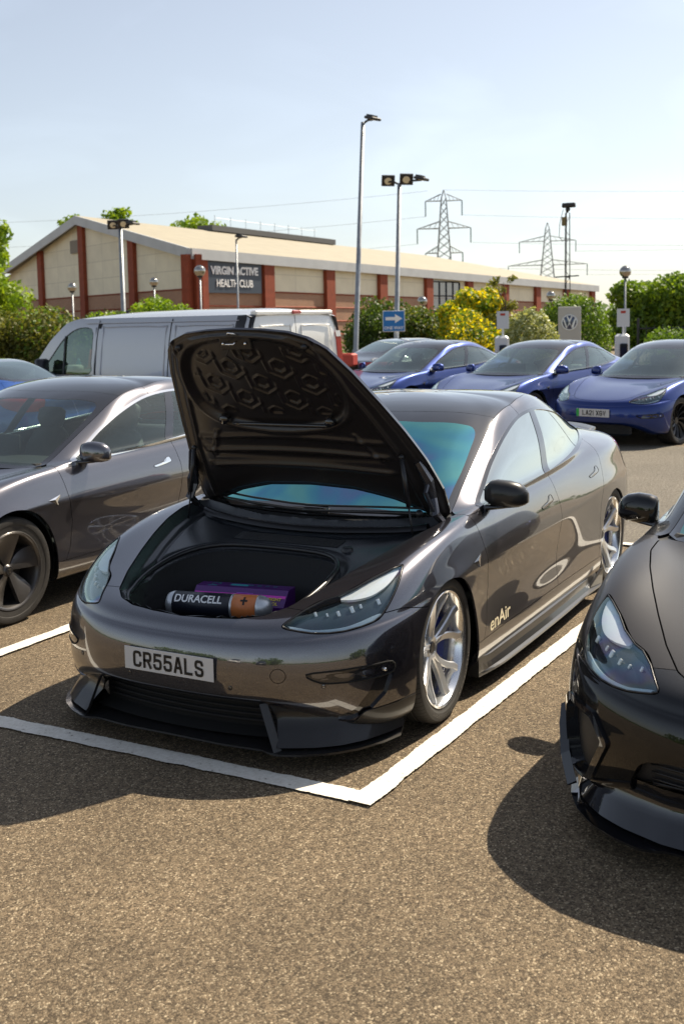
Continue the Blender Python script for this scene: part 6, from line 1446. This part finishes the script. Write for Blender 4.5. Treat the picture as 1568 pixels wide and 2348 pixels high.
def clumps(seed,n,w_,h,rr=.35,z0=.3,dome=False):
    r=np.random.default_rng(seed); out=[]
    for i in range(n):
        a=r.random()*6.283; q=r.random()**.5; z=r.random()
        k=math.sqrt(max(.05,1-(z*1.0)**2)) if dome else (1-.55*abs(z-.4)**1.3)
        s=rr*(.6+.7*r.random()); out.append((q*w_[0]*k*math.cos(a),q*w_[1]*k*math.sin(a),z0+z*(h-z0-s*.5),s*1.1,s*1.1,s*.8))
    return out
def plant(name,x,y,label,cat,mat,bl,n,size,seed,trunk=None,group=None,shell=.45,mat2=None):
    t=empty(name,(x,y,0)); tag(t,label,cat,group)
    V,F=leaves(bl,n,size,seed,shell); fastmesh('crown' if trunk else 'foliage',V,F,mat,t)
    if mat2: V,F=leaves(bl,int(n*(.5 if mat2=='leaf_yellow' else .33)),size*(1.15 if mat2=='leaf_yellow' else 1),seed+9,shell*.4); fastmesh('blossom' if mat2=='leaf_yellow' else 'young_growth',V,F,mat2,t)
    if trunk:
        h,r0=trunk; m=MB(); m.tube([(0,0,0),(.04*h*.3,0,h*.4),(0,.03*h,h*.8),(0,0,h)],[r0,r0*.8,r0*.5,r0*.2],8)
        rg=np.random.default_rng(seed)
        for k in range(9):
            b=bl[rg.integers(len(bl))]; z0=h*(.3+.5*rg.random()); m.tube([(0,0,z0),(b[0]*.5,b[1]*.5,(z0+b[2])/2+.1),(b[0],b[1],b[2])],[r0*.45,r0*.28,r0*.1],6)
        m.build('trunk','bark',t,True)
    else:
        m=MB(); rg=np.random.default_rng(seed)
        for k in range(7):
            b=bl[rg.integers(len(bl))]; m.tube([(b[0]*.2,b[1]*.2,0),(b[0]*.6,b[1]*.6,b[2]*.5),(b[0],b[1],b[2])],[.04,.03,.012],5)
        m.build('stems','bark',t,True)
    return t
def dome(r,h): return [(0,0,h*.35,r*.92,r*.92,h*.62),(r*.25,r*.2,h*.40,r*.72,r*.7,h*.58),(-r*.3,-r*.2,h*.36,r*.7,r*.75,h*.58)]
HG='shrubs round the car park'
# positions: distance from the camera along its view, sideways offset in metres (right positive)
_fw=Vector((math.cos(YAW),math.sin(YAW),0)); _rt=Vector((-_fw.y*-1,-_fw.x,0)); _rt=Vector((_fw.y,-_fw.x,0))
def pos(d,s): p=Vector((CAMP[0],CAMP[1],0))+_fw*d+_rt*s; return p.x,p.y
FPX=2513.7
def sh(name,d,u0,u1,top,mat,label,n,size,seed,cat='shrub',kind='dome',z0=.1,mat2=None,trunk=None,shell=.45,depth=None,nb=14,group=HG,rr=None):
    s0,s1=(u0-784)/FPX*d,(u1-784)/FPX*d; w_=(s1-s0)/2; h=CAMP[2]+(735.2-top)/FPX*d-(.35*(rr or w_*.42) if kind=='c' and d<100 else 0); x,y=pos(d,(s0+s1)/2)
    if kind=='dome': bl=dome(w_,h)
    else: bl=clumps(seed,nb,(w_,depth or w_*.8),h,rr or w_*.42,z0)
    return plant(name,x,y,label,cat,mat,bl,n,size,seed,trunk,group,shell,mat2)
sh('clipped_shrub',34,1140,1290,714,'leaf_pale','pale variegated dome shrub left of the totem sign',9000,.075,1,shell=.12)
sh('clipped_shrub',42,1215,1410,684,'leaf_mid','green clipped dome shrub behind the totem sign',12000,.085,2,shell=.15)
sh('flowering_tree',44,1020,1165,640,'leaf_bright','bright yellow and green leafed small tree in front of the club',12000,.11,3,cat='tree',kind='c',mat2='leaf_yellow',trunk=(3.0,.09),nb=22,rr=.55,shell=.7)
sh('young_tree',43,1110,1205,634,'leaf_olive','thin sparse young tree right of the yellow tree',900,.09,4,cat='tree',kind='c',trunk=(3.2,.05),nb=12,rr=.25,z0=1.2,shell=.9)
sh('dense_shrub',46,805,930,672,'leaf_dark','dark green drooping shrub behind the one way sign',12000,.09,5,kind='c',nb=24,rr=.75)
sh('dense_shrub',46,900,1050,694,'leaf_dark','dark green shrub between the one way sign and the yellow tree',12000,.09,6,kind='c',nb=24,rr=.7,mat2='leaf_olive')
sh('dense_shrub',40,1030,1180,712,'leaf_mid','low green and yellow shrub under the yellow tree',9000,.08,7,kind='c',nb=20,rr=.6,mat2='leaf_yellow')
sh('broad_tree',60,1395,1500,650,'leaf_mid','leafy green tree right of the totem, under the globe lamp',12000,.16,8,cat='tree',kind='c',nb=26,rr=.95,trunk=(3,.15),mat2='leaf_bright',group='leafy trees at the right')
sh('broad_tree',60,1490,1620,640,'leaf_mid','leafy green tree at the right edge of the photo',14000,.16,9,cat='tree',kind='c',nb=30,rr=1.1,trunk=(3,.15),mat2='leaf_bright',group='leafy trees at the right')
sh('dense_shrub',30,1490,1600,748,'leaf_mid','low shrub behind the railings at the right edge',5000,.07,10,kind='c',nb=16,rr=.5)
sh('dense_shrub',36,688,775,690,'leaf_mid','small green shrub behind the white tail of the van',5000,.075,11,kind='c',nb=14,rr=.5)
sh('dense_shrub',30,190,330,690,'leaf_bright','bright green shrub behind the van roof, left part',8000,.07,12,kind='c',nb=20,rr=.5,mat2='leaf_dark')
sh('dense_shrub',30,285,400,664,'leaf_bright','tallest bright green shrub behind the van roof',9000,.07,13,kind='c',nb=22,rr=.5)
sh('dense_shrub',30,385,445,680,'leaf_bright','slim bright green shrub at the right end of the group behind the van',3000,.07,14,kind='c',nb=10,rr=.35)
sh('dense_shrub',28,-60,90,690,'leaf_olive','olive shrub at the left edge behind the van nose',12000,.07,15,kind='c',nb=26,rr=.62)
sh('dense_shrub',28,60,170,684,'leaf_olive','grey-olive shrub beside the van windscreen',9000,.07,16,kind='c',nb=20,rr=.55,mat2='leaf_mid')
sh('tall_tree',55,-95,42,437,'leaf_bright','tall bright green tree cut off by the left edge',9000,.19,17,cat='tree',kind='c',nb=34,rr=.9,z0=1.0,trunk=(7,.16),shell=.6,group='tall trees beyond the car park')
for i,(u0,u1,tp,lb) in enumerate(((135,220,452,'slender tree top above the left roof slope'),(235,345,468,'tree tops with gaps above the club ridge'),(400,530,488,'widest tree top above the middle of the club roof'))):
    sh('tall_tree',115,u0,u1,tp,'leaf_bright',lb,1500,.34,20+i,cat='tree',kind='c',nb=14,rr=1.0,z0=6.5,trunk=(11,.22),shell=.8,group='tall trees beyond the car park')
for i,(x,y,w_) in enumerate(((24,-14,5),(25,2,5),(10,24,5),(-4,24,5))):
    plant('dense_shrub',x,y,['tall hedge clump far behind the photographer at one end','tall hedge clump far behind the photographer at the other end','hedge clump out of frame beside the right-hand bays, nearer end','hedge clump out of frame beside the right-hand bays, far end'][i],'shrub','leaf_mid',clumps(60+i,24,(w_,w_),3.0,1.1,.2),2600,.25,60+i,None,HG)
# distant belt of trees round the horizon so the ground never meets bare sky
bl=[]; rg=np.random.default_rng(5)
for i in range(150):
    a=i/150*6.283; q=210+rg.random()*30; bl.append((q*math.cos(a),q*math.sin(a),1.5,8,8,2.2+rg.random()*1.5))
V,F=leaves(bl,26000,1.1,77,.5); o=fastmesh('distant_woodland',V,F,'leaf_mid',None); tag(o,kind='stuff'); o['label']='distant belt of trees along the horizon'; pass
